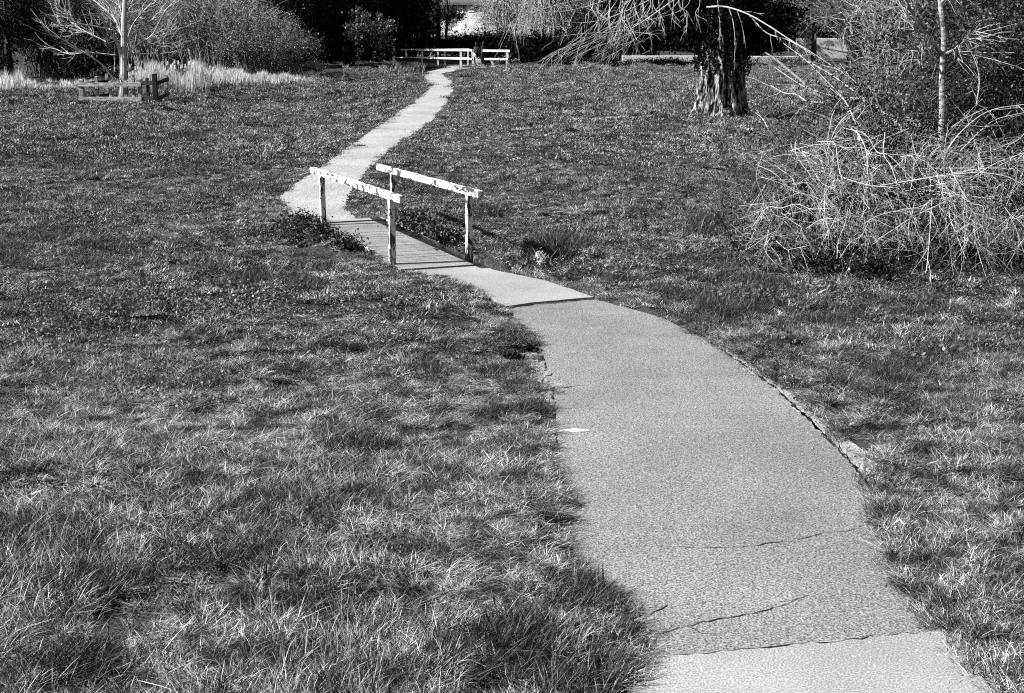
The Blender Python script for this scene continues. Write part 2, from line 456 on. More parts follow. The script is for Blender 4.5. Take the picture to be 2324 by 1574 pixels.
# crumbling pale edging beside the asphalt
def edging(pts, w0, w1, side, n_each=26):
    mb = MB(); P = [G(*p) for p in pts]; tot = len(P) - 1
    N = int(sum((b - a).length for a, b in zip(P, P[1:])) / 0.075)
    for k in range(N):
        u = k / N * tot; i = min(int(u), tot - 1); p = P[i].lerp(P[i + 1], u - i); d = (P[i + 1] - P[i]).normalized()
        s = Vector((d.y, -d.x, 0)) * side
        ww = (w0 + (w1 - w0) * u / tot)
        for _ in range(4):
            if random.random() < 0.25: continue
            c = p + s * (0.03 + random.uniform(0, ww)); r = random.uniform(0.015, 0.055); rz = math.atan2(d.y, d.x) + random.uniform(-.5, .5)
            m = 5; z0 = random.uniform(-0.004, 0.014)
            ang = np.arange(m) / m * 2 * math.pi; rr = r * (0.7 + 0.5 * RNG.random(m))
            x = np.cos(ang) * rr * 1.5; y = np.sin(ang) * rr * 0.8
            xr = x * math.cos(rz) - y * math.sin(rz) + c.x; yr = x * math.sin(rz) + y * math.cos(rz) + c.y
            v = np.concatenate([np.stack([xr, yr, np.full(m, z0 + .012)], -1), np.stack([xr, yr, np.full(m, -0.05)], -1), [[c.x, c.y, z0 + .018]]])
            mb.add(v, [(a, (a + 1) % m, (a + 1) % m + m, a + m) for a in range(m)], [(a, (a + 1) % m, 2 * m) for a in range(m)], RNG.random())
    o = mb.build('path_edging', M['edge_stone']); tag(o, kind='structure')
edging_r = edging([(1640, 797), (1700, 842), (1765, 890), (1850, 972), (1905, 1020), (1955, 1070), (2000, 1112)], 0.02, 0.20, -1)
edging([(1238, 822), (1252, 850), (1262, 875)], 0.22, 0.16, 1)
edging([(1262, 895), (1265, 930)], 0.14, 0.06, 1)
edging([(1262, 975), (1266, 1010)], 0.05, 0.03, 1)
eg = [(1640, 796), (1690, 835), (1760, 888), (1850, 972), (1905, 1020), (1955, 1072), (1985, 1110)]
eo = [(2012, 1112), (1985, 1066), (1935, 1012), (1872, 962), (1768, 880), (1694, 831), (1640, 793)]
poly_sheet('path_edging', g2(eg + eo), 0.016, M['edge_stone'], 0.05, 0.16)
poly_sheet('path_edging', g2([(1262, 880), (1240, 824), (1212, 826), (1222, 850), (1236, 880)]), 0.014, M['edge_stone'], 0.05, 0.22)
crack([(1500, 722), (1560, 750), (1600, 772), (1690, 832), (1760, 884), (1850, 969), (1930, 1053), (1985, 1132)], 0.028, 0.016)  # dark ribbon painting the shadow line along the edging
gb = MB(); rq = np.random.default_rng(77)
xq = rq.uniform(-3, 5, 60000); yq = rq.uniform(7, 24, 60000); sq = path_sd(xq, yq)
kq = (sq < -0.02) & (rq.random(60000) < .012 + .30 * np.exp(sq / .10)); xq = xq[kq]; yq = yq[kq]
for a_, b_ in zip(xq, yq):
    r_ = rq.uniform(.003, .010); g5 = np.arange(5) / 5 * 6.283 + rq.random(); rr_ = r_ * (.6 + .8 * rq.random(5)); z_ = .030 if (b_ > 19.3 or b_ < 9.35) else .014
    v_ = np.concatenate([np.stack([a_ + np.cos(g5) * rr_, b_ + np.sin(g5) * rr_, np.full(5, z_)], -1), [[a_, b_, z_ + r_ * .8]]])
    gb.add(v_, None, [(i_, (i_ + 1) % 5, 5) for i_ in range(5)], rq.random())
o = gb.build('grit', M['edge_stone']); tag(o, kind='stuff')
# small pale mark on the asphalt, laid as a thin sheet
v = [(G(x, y).x, G(x, y).y) for x, y in ((1282, 981), (1300, 977), (1335, 980), (1338, 983), (1300, 984))]
sc_o = poly_sheet('pale_mark', v, 0.019, M['paint_white'], 0.004, 0.01)
del sc_o['kind']; tag(sc_o, 'thin white scrap lying flat on the dark asphalt near its left edge', 'litter')

# ------------------------------------------------------------------ footbridge
fb = empty('footbridge', B(0, 0), 'small plank footbridge with two peeling white handrails across the ditch', 'footbridge')
DZ = 0.045
dk = MB(); s = -0.42; k = 0
while s < BLEN + 0.28:
    wd = 0.118; c = B(s + wd / 2, BWID / 2, DZ - 0.02 + random.uniform(-.003, .003))
    dk.box(c, (BWID + random.uniform(-.03, .05), wd - 0.013, 0.04), rz=math.atan2(bside.y, bside.x) + random.uniform(-.008, .008), tone=random.random())
    s += wd
dk.build('deck', M['plank'], fb)
for t in (0.05, BWID - 0.05):
    mb = MB(); mb.beam(B(-0.4, t, -0.10), B(BLEN + .25, t, -0.10), 0.12, 0.14); mb.build('bearer', M['wood_dark'], fb)
mb = MB(); mb.beam(B(0.05, BWID + 0.045, DZ + 0.01), B(BLEN + .1, BWID + 0.045, DZ - 0.005), 0.035, 0.075); mb.build('edge_board', M['wood_grey'], fb)
mb = MB(); mb.beam(B(1.15, -0.05, DZ + 0.0), B(2.6, -0.05, DZ + 0.0), 0.06, 0.12); mb.build('edge_board', M['paint_peel'], fb)
for s_ in (BLEN + 0.30,):
    mb = MB(); mb.beam(B(s_, -0.05, DZ + .0), B(s_, BWID + 0.05, DZ + .0), 0.26, 0.05); mb.build('end_board', M['asphalt_light'], fb)
mb = MB(); mb.beam(B(-0.50, -0.05, DZ - .012), B(-0.50, BWID + 0.08, DZ - .012), 0.14, 0.05); mb.build('end_board', M['plank'], fb)
POST_H = 1.0
far_l = G(737, 516); 
for (s_, t_) in ((0, -0.02), (BLEN, -0.02), (0.12, BWID + 0.12), (BLEN - 0.1, BWID + 0.12)):
    mb = MB(); c = B(s_, t_, 0)
    mb.beam((c.x, c.y, -0.5), (c.x + random.uniform(-.012, .012), c.y, 1.095 if s_ < 1 else .965), 0.10, 0.10, side0=bside)
    mb.build('post', M['paint_post'], fb, bevel=0.008)
for t_, s0, s1 in ((-0.02, -0.62, BLEN + 0.85), (BWID + 0.12, -0.45, BLEN + 0.90)):
    mb = MB(); mb.beam(B(s0, t_, 1.165), B(s1, t_, 1.015), 0.09, 0.115)
    mb.build('handrail', M['paint_peel'], fb, bevel=0.006)

# ------------------------------------------------------------------ grass
def blades(n, size, hmin, hmax, wid, seed, lean=(0.3, 0.1), spread=0.5, curl=0.5, pale=0.04, clump=0, round_=True):
    r = np.random.default_rng(seed)
    if clump:
        cc = (r.random((clump, 2)) - .5) * size; ci = r.integers(0, clump, n)
        bx = cc[ci, 0] + r.normal(0, size * 0.05, n); by = cc[ci, 1] + r.normal(0, size * 0.05, n)
        loc = (r.random((clump, 2)) - .5) * 1.7
        lx = loc[ci, 0]; ly = loc[ci, 1]; hs = (0.7 + 0.6 * r.random(clump))[ci]
    else:
        bx = (r.random(n) - .5) * size; by = (r.random(n) - .5) * size; lx = ly = 0; hs = 1
    L = (hmin + (hmax - hmin) * r.random(n) ** 1.6) * hs
    dx = lean[0] + lx + r.normal(0, spread, n); dy = lean[1] + ly + r.normal(0, spread, n)
    kk = curl * (0.4 + r.random(n))
    wv = wid * (0.6 + 0.8 * r.random(n))
    ph = r.random(n) * math.pi; wx = np.cos(ph) * wv / 2; wy = np.sin(ph) * wv / 2
    tone = r.random(n) * 0.85; tone = np.where(r.random(n) < pale, 1.0, tone)
    V = np.zeros((n, 7, 3)); ts = [0, 0.4, 0.75, 1.0]; wf = [1, 0.9, 0.55, 0]
    nrm = np.sqrt(1 + dx * dx + dy * dy)
    for k, t in enumerate(ts):
        hx = (dx * t + dx * kk * t * t) * L / nrm; hy = (dy * t + dy * kk * t * t) * L / nrm
        z = L * (t - 0.35 * kk * t * t * np.minimum(1, np.hypot(dx, dy))) / nrm
        if k < 3:
            V[:, 2 * k] = np.stack([bx + hx - wx * wf[k], by + hy - wy * wf[k], z - 0.01 * (k == 0)], -1)
            V[:, 2 * k + 1] = np.stack([bx + hx + wx * wf[k], by + hy + wy * wf[k], z - 0.01 * (k == 0)], -1)
        else:
            V[:, 6] = np.stack([bx + hx, by + hy, z], -1)
    base = (np.arange(n) * 7)[:, None]
    Q = np.concatenate([base + np.array([[0, 1, 3, 2]]), base + np.array([[2, 3, 5, 4]])])
    T = base + np.array([[4, 5, 6]])
    mb = MB(); mb.add(V.reshape(-1, 3), Q, T, np.repeat(tone, 7)); return mb

def leaf_cloud(mb, P, size, asp=0.55, flat=0.0, down=0.0, rng=RNG, tone=None):
    n = len(P); d = rng.normal(0, 1, (n, 3)); d[:, 2] -= down; d /= np.linalg.norm(d, axis=1)[:, None]
    e = rng.normal(0, 1, (n, 3)); e[:, 2] *= (1 - flat); e -= d * (d * e).sum(1)[:, None]; e /= np.linalg.norm(e, axis=1)[:, None]
    s = (size * (0.5 + rng.random(n)))[:, None]
    v = np.stack([P - d * s * .5, P + e * s * asp * .5, P + d * s * .5, P - e * s * asp * .5], 1).reshape(-1, 3)
    tn = rng.random(n) * 0.85 if tone is None else tone
    mb.add(v, np.arange(n * 4).reshape(-1, 4), None, np.repeat(tn, 4)); return mb

def scatter(name, protos, pts, rot, scl, idx, label=None, kind='stuff', cat=None):
    """one object that repeats the tufts over its points"""
    col = bpy.data.collections.new(name + '_tufts')
    for p in protos: col.objects.link(p)
    me = bpy.data.meshes.new(name); me.vertices.add(len(pts)); me.vertices.foreach_set('co', np.asarray(pts, np.float32).ravel())
    a = me.attributes.new('rot', 'FLOAT_VECTOR', 'POINT'); a.data.foreach_set('vector', np.asarray(rot, np.float32).ravel())
    a = me.attributes.new('scl', 'FLOAT_VECTOR', 'POINT'); a.data.foreach_set('vector', np.asarray(scl, np.float32).ravel())
    a = me.attributes.new('idx', 'INT', 'POINT'); a.data.foreach_set('value', np.asarray(idx, np.int32))
    o = bpy.data.objects.new(name, me); COL.objects.link(o)
    ng = bpy.data.node_groups.new(name + '_nodes', 'GeometryNodeTree')
    ng.interface.new_socket('Geometry', in_out='INPUT', socket_type='NodeSocketGeometry')
    ng.interface.new_socket('Geometry', in_out='OUTPUT', socket_type='NodeSocketGeometry')
    gi = ng.nodes.new('NodeGroupInput'); go = ng.nodes.new('NodeGroupOutput')
    ip = ng.nodes.new('GeometryNodeInstanceOnPoints'); ci = ng.nodes.new('GeometryNodeCollectionInfo')
    ci.inputs['Collection'].default_value = col; ci.inputs['Separate Children'].default_value = True
    ci.inputs['Reset Children'].default_value = True
    ip.inputs['Pick Instance'].default_value = True
    def attr(nm, ty):
        n = ng.nodes.new('GeometryNodeInputNamedAttribute'); n.data_type = ty; n.inputs[0].default_value = nm; return n.outputs[0]
    ng.links.new(gi.outputs[0], ip.inputs['Points']); ng.links.new(ci.outputs[0], ip.inputs['Instance'])
    ng.links.new(attr('rot', 'FLOAT_VECTOR'), ip.inputs['Rotation']); ng.links.new(attr('scl', 'FLOAT_VECTOR'), ip.inputs['Scale'])
    ng.links.new(attr('idx', 'INT'), ip.inputs['Instance Index'])
    ng.links.new(ip.outputs[0], go.inputs[0])
    md = o.modifiers.new('scatter', 'NODES'); md.node_group = ng
    tag(o, label, cat, None, kind)
    return o

def field(x0, x1, y0, y1, sp_, half_slope, margin, jit=0.5):
    gx, gy = np.meshgrid(np.arange(x0, x1, sp_), np.arange(y0, y1, sp_))
    gx = gx.ravel() + RNG.normal(0, sp_ * jit * .6, gx.size); gy = gy.ravel() + RNG.normal(0, sp_ * jit * .6, gy.size)
    k = (np.abs(gx) < gy * half_slope + margin) & (gy > y0) & (gy < y1)
    return gx[k], gy[k]

# near: long meadow grass
def worn_d(x, y):
    d = np.full(np.shape(x), 1e9)
    for ln_ in ([(1720, 862), (1775, 898), (1858, 968), (1912, 1012), (1965, 1066), (2005, 1105)], [(1228, 826), (1250, 878)], [(1250, 900), (1254, 930)]):
        q_ = g2(ln_)
        for (ax, ay), (bx, by) in zip(q_[:-1], q_[1:]):
            dx = bx - ax; dy = by - ay; t = np.clip(((x - ax) * dx + (y - ay) * dy) / (dx * dx + dy * dy), 0, 1)
            d = np.minimum(d, np.hypot(x - ax - t * dx, y - ay - t * dy))
    return d
def grass_zone(name, protos, gx, gy, lim, smin, smax, noise_s, label, amp_edge=0.0, cull=None):
    sd_ = path_sd(gx, gy); keep = sd_ > lim + amp_edge * (RNG.random(len(gx)) - .5)
    dd = ditch_d(gx, gy); keep &= worn_d(gx, gy) > (0.42 if name == 'grass' and lim > .2 else .12)
    if cull is not None: keep &= cull(gx, gy)
    gx = gx[keep]; gy = gy[keep]; sd_ = sd_[keep]
    z = height(gx, gy, sd_)
    n = len(gx)
    s = smin + (smax - smin) * np.clip((fbm(gx, gy, noise_s, 3, 2.2) - 0.25) * 2, 0, 1)
    s = s * np.interp(gy, [6, 9.5, 13, 30, 60], [1.15, 1.0, .62, .7, 1.0])
    # slope of the ground tilts the tuft
    e = 0.15
    hx = (height(gx + e, gy, sd_) - height(gx - e, gy, sd_)) / (2 * e); hy = (height(gx, gy + e, sd_) - height(gx, gy - e, sd_)) / (2 * e)
    rot = np.stack([np.arctan(hy), -np.arctan(hx), RNG.normal(0, 1.6, n)], -1)
    scl = np.stack([np.full(n, 1.0), np.full(n, 1.0), s], -1)
    return scatter(name, protos, np.stack([gx, gy, z], -1), rot, scl, RNG.integers(0, len(protos), n), label, 'stuff', None)

PN = [blades(2000, 0.62, 0.03, 0.18, 0.0052, 100 + k, (-0.25, 0.05), 0.7, 0.9, 0.025, clump=(0, 14, 22, 9, 30)[k]).build('grass_tuft', M['grass_long'], link=False) for k in range(5)]
gx, gy = field(-9, 11, 6.0, 17.5, 0.34, 0.40, 1.2)
grass_zone('grass', PN, gx, gy, 0.27, 0.30, 1.5, 1.1, None, 0.1)
PM = [blades(1700, 1.1, 0.04, 0.13, 0.009, 200 + k, (-0.25, 0.1), 0.6, 0.6, 0.02, clump=(0, 20, 30, 12)[k]).build('grass_tuft', M['grass_mid'], link=False) for k in range(4)]
def leaf_mat(n, size, ls, h, seed, m):
    r = np.random.default_rng(seed); P = np.stack([(r.random(n) - .5) * size, (r.random(n) - .5) * size, h * r.random(n) ** .7], -1)
    k = (vnoise(P[:, 0], P[:, 1], size * .13, seed) > .38); P = P[k]
    mb = MB(); leaf_cloud(mb, P, ls, .8, .5, 0, r); return mb.build('grass_tuft', m, link=False)
PM += [leaf_mat(1700, 1.1, .026, .07, 240 + k, M['clover']) for k in range(3)]
PNC = [leaf_mat(1500, .62, .017, .05, 250 + k, M['clover']) for k in range(3)]
gx, gy = field(-9, 9, 9.0, 17.5, 0.42, 0.40, 1.0)
k_ = fbm(gx, gy, 2.2, 2, 8.8) + .012 * (gy - 13) > .50; gx = gx[k_]; gy = gy[k_]
grass_zone('clover', PNC, gx, gy, 0.27, 1.0, 1.6, 1.1, None, 0.1)
gx, gy = field(-17, 17, 17.0, 40, 0.52, 0.40, 1.5)
grass_zone('grass', PM, gx, gy, 0.46, 0.25, 1.6, 1.3, None, 0.15)
PF = [blades(2800, 3.0, 0.05, 0.12, 0.020, 300 + k, (-0.15, 0.1), 0.6, 0.6, 0.008, clump=(0, 30, 60)[k]).build('grass_tuft', M['grass_far'], link=False) for k in range(3)]
gx, gy = field(-50, 50, 39.0, 125, 1.25, 0.40, 2.5)
k_ = gy < stream_c(gx) - 3.8; gx = gx[k_]; gy = gy[k_]  # no grass beyond; bare dark soil paints the shaded far bank
grass_zone('grass', PF, gx, gy, 1.35, 0.3, 1.7, 3.0, None, 0.3)
# small far tufts fill up to the far path's edge
PE = [blades(150, 0.4, 0.03, 0.09, 0.02, 330 + k, (0, 0), 0.6, 0.5, 0.01).build('grass_tuft', M['grass_far'], link=False) for k in range(3)]
gx, gy = field(-12, 8, 25.0, 111, 0.27, 0.40, 0.0)
sdd = path_sd(gx, gy); k_ = (sdd < 1.7) & (sdd > 0.0); gx = gx[k_]; gy = gy[k_]
grass_zone('grass', PE, gx, gy, 0.08, 0.5, 1.3, 2.0, None, 0.25)
PE2 = [blades(60, 0.18, 0.02, 0.07, 0.016, 340 + k, (0, 0), 0.7, 0.5, 0.01).build('grass_tuft', M['grass_far'], link=False) for k in range(3)]
gx, gy = field(-12, 8, 25.0, 75, 0.12, 0.40, 0.0)
sdd = path_sd(gx, gy); k_ = (sdd < .35) & (sdd > -0.12) & (vnoise(gx, gy, .45, 6.0) > .45 - sdd * 2.2); gx = gx[k_]; gy = gy[k_]
grass_zone('grass', PE2, gx, gy, -0.12, 0.5, 1.2, 2.0, None, 0.05)
# fringe that leans over the near path's edge
PG = [blades(200, 0.2, 0.05, 0.16, 0.0065, 350 + k, (0.15, -0.1), 0.7, 0.9, 0.05).build('grass_tuft', M['grass_long'], link=False) for k in range(4)]
gx, gy = field(-5, 5, 6.5, 30, 0.10, 0.42, 0.5)
sdd = path_sd(gx, gy); k_ = (sdd < 0.62) & (sdd > -0.03) & (fbm(gx, gy, 0.5, 2, 9.1) > 0.38 + np.clip(.08 - sdd, 0, 1) * 1.6); gx = gx[k_]; gy = gy[k_]
grass_zone('grass', PG, gx, gy, -0.03, 0.3, 1.2, 0.7, None, 0.04)
# tussocks of coarser grass; their dark tone also paints shaded hollows
PT = [blades(330, 0.42, 0.06, 0.24, 0.006, 400 + k, (-0.1, 0), 0.6, 0.7, 0.02).build('grass_tuft', M['tussock'], link=False) for k in range(4)]
tp = []
for (x, y, rx, n, s) in [(790, 1010, 60, 9, 1.0), (560, 1290, 110, 9, .9), (190, 1370, 90, 12, 1.0), (590, 1160, 60, 6, .8), (700, 650, 70, 5, .7), (1170, 790, 30, 9, .8), (1150, 760, 30, 6, .6),
                         (1265, 580, 42, 34, 1.5), (1720, 670, 110, 22, 1.0), (1600, 700, 110, 24, 1.1), (2150, 820, 80, 16, 1.1), (1990, 880, 100, 12, .9), (1880, 740, 80, 14, .9), (2240, 740, 60, 8, .9), (1790, 815, 30, 8, .8),
                         (1180, 1480, 60, 14, 1.1), (1280, 1540, 70, 14, 1.1), (1330, 1370, 60, 10, 1.0), (1060, 1530, 70, 9, 1.0), (80, 530, 50, 6, .8), (40, 590, 50, 7, .8), (210, 615, 60, 7, .8), (60, 1240, 60, 8, .9), (150, 1560, 80, 9, 1.0),
                         (650, 297, 25, 5, 1.8), (430, 312, 30, 4, 1.4), (1410, 368, 30, 5, 1.5), (1230, 345, 40, 4, 1.2), (1090, 480, 40, 8, 1.2), (700, 520, 40, 8, 1.0), (1600, 520, 30, 10, 1.6),
                         (760, 190, 50, 6, 2.0), (670, 185, 30, 6, 2.4), (840, 200, 40, 4, 1.6), (1100, 270, 50, 4, 1.5), (1400, 250, 80, 8, 1.8), (1560, 250, 60, 8, 2.0), (1520, 300, 60, 6, 1.6)]:
    for _ in range(n):
        p = G(x + random.gauss(0, rx * .5), y + random.gauss(0, rx * 0.2)); tp.append((p.x, p.y, s * random.uniform(.7, 1.2)))
for _ in range(3400):
    yy = 7 + 95 * random.random() ** 1.3; xx = random.uniform(-1, 1) * (yy * 0.4)
    if float(fbm(xx, yy, 3.0, 2, 31.0)) > 0.52: tp.append((xx, yy, random.uniform(.35, .8) * (1 + yy / 60)))
tp = np.array(tp); sdd = path_sd(tp[:, 0], tp[:, 1]); tp = tp[sdd > 0.10]
hz = height(tp[:, 0], tp[:, 1]); n = len(tp)
scatter('grass', PT, np.stack([tp[:, 0], tp[:, 1], hz], -1), np.stack([np.zeros(n), np.zeros(n), RNG.random(n) * 6.28], -1), np.repeat(tp[:, 2:3], 3, 1), RNG.integers(0, 4, n))
# dry straw stalks lying among the near grass
PS = [blades(7, 0.7, 0.14, 0.34, 0.006, 500 + k, (-0.5, 0.2), 1.1, 0.6, 0.3).build('grass_tuft', M['straw'], link=False) for k in range(5)]
gx, gy = field(-7, 8, 6.3, 17, 1.3, 0.40, 1.0)
grass_zone('dry_grass', PS, gx, gy, 0.15, 0.7, 1.2, 1.3, None, 0.3)
#@@PLANTS
# ------------------------------------------------------------------ builders for plants
def bez(P0, P1, P2, k=7, jit=0.0, rng=RNG):
    P0, P1, P2 = (np.asarray(a, float) for a in (P0, P1, P2))
    t = np.linspace(0, 1, k)[None, :, None]
    P = (1 - t) ** 2 * P0[:, None] + 2 * t * (1 - t) * P1[:, None] + t * t * P2[:, None]
    if jit:
        n = rng.normal(0, 1, P.shape) * jit; n[:, 0] = 0; P = P + n
    return P
def tubes(mb, P, r0, r1, sides=3, tone=None):
    n, k, _ = P.shape
    t = np.gradient(P, axis=1); t /= (np.linalg.norm(t, axis=2)[..., None] + 1e-9)
    up = np.where(np.abs(t[:, :, 2:3]).mean(1, keepdims=True) < 0.8, np.array([[[0, 0, 1.0]]]), np.array([[[1.0, 0.1, 0]]]))
    a = np.cross(t, np.broadcast_to(up, t.shape)); a /= (np.linalg.norm(a, axis=2)[..., None] + 1e-9); b = np.cross(a, t)
    r = (np.asarray(r0).reshape(-1, 1) * (1 - np.linspace(0, 1, k))[None] + np.asarray(r1).reshape(-1, 1) * np.linspace(0, 1, k)[None])
    r = np.broadcast_to(r, (n, k))
    ph = np.arange(sides) / sides * 2 * math.pi
    v = P[:, :, None, :] + r[:, :, None, None] * (np.cos(ph)[None, None, :, None] * a[:, :, None, :] + np.sin(ph)[None, None, :, None] * b[:, :, None, :])
    i = (np.arange(n) * k * sides)[:, None, None] + (np.arange(k - 1) * sides)[None, :, None]; j = np.arange(sides)[None, None, :]; kk = (j + 1) % sides
    q = np.stack([i + j, i + kk, i + sides + kk, i + sides + j], -1).reshape(-1, 4)
    mb.add(v.reshape(-1, 3), q, None, 0.5 if tone is None else np.repeat(tone, k * sides)); return mb
def clumpy(n, m, c, rad, sig, rng=RNG, shell=0.35, zmin=None):
    """n points gathered round m clump centres inside an ellipsoid"""
    u = rng.normal(0, 1, (m, 3)); u /= np.linalg.norm(u, axis=1)[:, None]
    r = (shell + (1 - shell) * rng.random(m) ** 0.5)[:, None]
    C = np.asarray(c, float) + u * r * np.asarray(rad, float)
    if zmin is not None: C[:, 2] = np.maximum(C[:, 2], zmin + rng.random(m) * 0.3)
    sz = sig * (0.5 + rng.random(m)); i = rng.integers(0, m, n)
    P = C[i] + rng.normal(0, 1, (n, 3)) * sz[i][:, None] * np.array([1, 1, 0.7])
    if zmin is not None: P[:, 2] = np.maximum(P[:, 2], zmin * 0.3)
    return P
def hcoord(px, py): p = G(px, py); return p
def shrub(name, label, cat, c, rad, h, stems, twigs, r, mb_mat, leaf_mat=None, nleaf=0, lsize=0.06, droop=0.0, base=0.15, group=None, seed=0, rfrac=0.25, twl=0.28, trunk_name='branches', leaf_name='leaves', zlow=0.05, az=None, jit=0.03, asp=0.55, ldown=0.0, lsig=0.12, tw_droop=0.0):
    rng = np.random.default_rng(seed + 77); c = Vector(c)
    rt = empty(name, c, label, cat, group)
    th = rng.random(stems) * 2 * math.pi if az is None else rng.uniform(az[0], az[1], stems)
    rr = np.sqrt(rng.random(stems)) * 0.9 + 0.1
    bx = np.stack([np.cos(th) * rad[0] * base * rng.random(stems), np.sin(th) * rad[1] * base * rng.random(stems), np.full(stems, -0.05)], -1) + np.array(c)
    ze = h * (1 - 0.75 * rr ** 2 * (0.6 + 0.4 * droop)) * (0.75 + 0.35 * rng.random(stems))
    if droop: ze = ze * (1 - droop * rng.random(stems)) 
    ex = np.stack([np.cos(th) * rad[0] * rr, np.sin(th) * rad[1] * rr, np.maximum(ze, zlow)], -1) + np.array(c)
    cx = (bx * 0.55 + ex * 0.45); cx[:, 2] = c.z + h * (0.75 + 0.45 * droop + 0.25 * rng.random(stems)) * np.where(rr > .4, 1, .8)
    P = bez(bx, cx, ex, 9, jit * h * 0.35, rng)
    mb = MB(); r0 = r * (0.6 + 0.8 * rng.random(stems)); tubes(mb, P, r0, r0 * rfrac, 4)
    tips = [P[:, 4:].reshape(-1, 3)]
    if twigs:
        si = rng.integers(0, stems, twigs); ti = rng.integers(2, 9, twigs)
        a = P[si, ti]; out = a - np.array(c) - np.array([0, 0, h * .2]); out /= (np.linalg.norm(out, axis=1)[:, None] + 1e-6)
        L = (twl * h * (0.3 + rng.random(twigs)))[:, None]
        e = a + (out * 0.6 + rng.normal(0, 0.6, (twigs, 3)) - np.array([0, 0, tw_droop])) * L; e[:, 2] = np.maximum(e[:, 2], c.z + zlow)
        m = (a + e) / 2 + np.array([0, 0, 1]) * L * (0.15 + 0.3 * droop)
        T = bez(a, m, e, 5, jit * h * 0.15, rng); tubes(mb, T, r * 0.38, r * 0.15, 3); tips.append(T[:, 2:].reshape(-1, 3))
    mb.build(trunk_name, mb_mat, rt)
    if nleaf:
        A = np.concatenate(tips); P = A[rng.integers(0, len(A), nleaf)] + rng.normal(0, lsig, (nleaf, 3)); P[:, 2] = np.maximum(P[:, 2], c.z + 0.02)
        lb = MB(); leaf_cloud(lb, P, lsize, asp, 0.3, ldown, rng); lb.build(leaf_name, leaf_mat, rt)
    return rt
def crowd(name, label, cat, c, rad, h0, n, m, sig, lsize, lm, tm, trunk_r=0.15, seed=0, strands=0, group=None, ldown=0.0, z_low=None, limbs=8, asp=0.55, shell=0.3):
    """a tree whose foliage reaches well down: trunk, limbs and leaf clumps"""
    rng = np.random.default_rng(seed + 900); c = Vector(c); rt = empty(name, c, label, cat, group)
    cc = np.array([c.x, c.y, c.z + h0])
    mb = MB(); top = cc + np.array([0, 0, rad[2] * 0.5])
    mb.tube([c - Vector((0, 0, .2)), (c.x + rng.normal(0, .1), c.y, c.z + h0 * .5), tuple(top)], [trunk_r, trunk_r * .7, trunk_r * .25], 8); mb.build('trunk', tm, rt)
    lb = MB()
    P0 = np.tile(cc - np.array([0, 0, h0 * .4]), (limbs, 1)) + rng.normal(0, .1, (limbs, 3)); u = rng.normal(0, 1, (limbs, 3)); u /= np.linalg.norm(u, axis=1)[:, None]
    P2 = cc + u * np.array(rad) * 0.8; tubes(lb, bez(P0, (P0 + P2) / 2 + [0, 0, rad[2] * .2], P2, 7, 0.05, rng), trunk_r * .35, trunk_r * .1, 4); lb.build('limbs', tm, rt)
    P = clumpy(n, m, cc, rad, sig, rng, shell, None); P[:, 2] = np.maximum(P[:, 2], c.z + (0.1 if z_low is None else z_low) * (1 + rng.random(n)))
    f = MB(); leaf_cloud(f, P, lsize, asp, 0.2, ldown, rng)
    if strands:
        th = rng.random(strands) * 6.283; rr = 0.5 + 0.5 * rng.random(strands)
        x = cc[0] + np.cos(th) * rad[0] * rr; y = cc[1] + np.sin(th) * rad[1] * rr; z1 = cc[2] + rad[2] * (rng.random(strands) - .2) * .6; L = (1 + 2.5 * rng.random(strands))
        k = 26; t = rng.random((strands, k)); S = np.stack([x[:, None] + rng.normal(0, .05, (strands, k)), y[:, None] + rng.normal(0, .05, (strands, k)), np.maximum(z1[:, None] - t * L[:, None], c.z + .5)], -1).reshape(-1, 3)
        leaf_cloud(f, S, lsize * .9, asp, 0, 2.0, rng)
    f.build('crown', lm, rt); return rt

def curve(picks, n=5):
    """smooth line through hand-placed points"""
    P = [Vector(p) for p in picks]; out = []
    Q = [P[0] * 2 - P[1]] + P + [P[-1] * 2 - P[-2]]
    for i in range(1, len(Q) - 2):
        for k in range(n):
            t = k / n; a, b, c, d = Q[i - 1], Q[i], Q[i + 1], Q[i + 2]
            out.append(0.5 * ((2 * b) + (c - a) * t + (2 * a - 5 * b + 4 * c - d) * t * t + (3 * b - a - 3 * c + d) * t ** 3))
    out.append(P[-1]); return out
def side_twigs(mb, line, n, L, r, grav=0.0, spread=0.8, sub=2, start=0.25, rng=None):
    """twigs leaving a limb, and smaller ones leaving those"""
    A = np.array([tuple(p) for p in line]); rng = rng or RNG
    i = rng.integers(int(len(A) * start), len(A) - 1, n); a = A[i]; d = A[np.minimum(i + 1, len(A) - 1)] - A[np.maximum(i - 1, 0)]; d /= (np.linalg.norm(d, axis=1)[:, None] + 1e-9)
    l = (L * (0.35 + 0.9 * rng.random(n)))[:, None]
    e = a + (d * 0.8 + rng.normal(0, spread, (n, 3)) * 0.7 - [0, 0, grav]) * l
    m = (a + e) / 2 + rng.normal(0, .08, (n, 3)) * l + [0, 0, 0.12 * grav]
    T = bez(a, m, e, 6, float(L) * 0.015, rng); tubes(mb, T, r, r * .35, 3)
    if sub:
        for row in T[:: 1]:
            if rng.random() < 0.75: side_twigs(mb, row, sub, L * 0.45, r * 0.55, grav, spread, 0, 0.1, rng)

# ------------------------------------------------------------------ far stream, its bridge and what stands beyond
v = []; qd = []
xsw = np.arange(-70, 60, 4.0)
for i, x in enumerate(xsw):
    v += [(x, float(stream_c(x)) - 5, -0.75), (x, float(stream_c(x)) + 5, -0.75)]
    if i: qd.append((2 * i - 2, 2 * i, 2 * i + 1, 2 * i - 1))
o = MB().add(v, qd).build('stream', M['water']); tag(o, kind='structure')

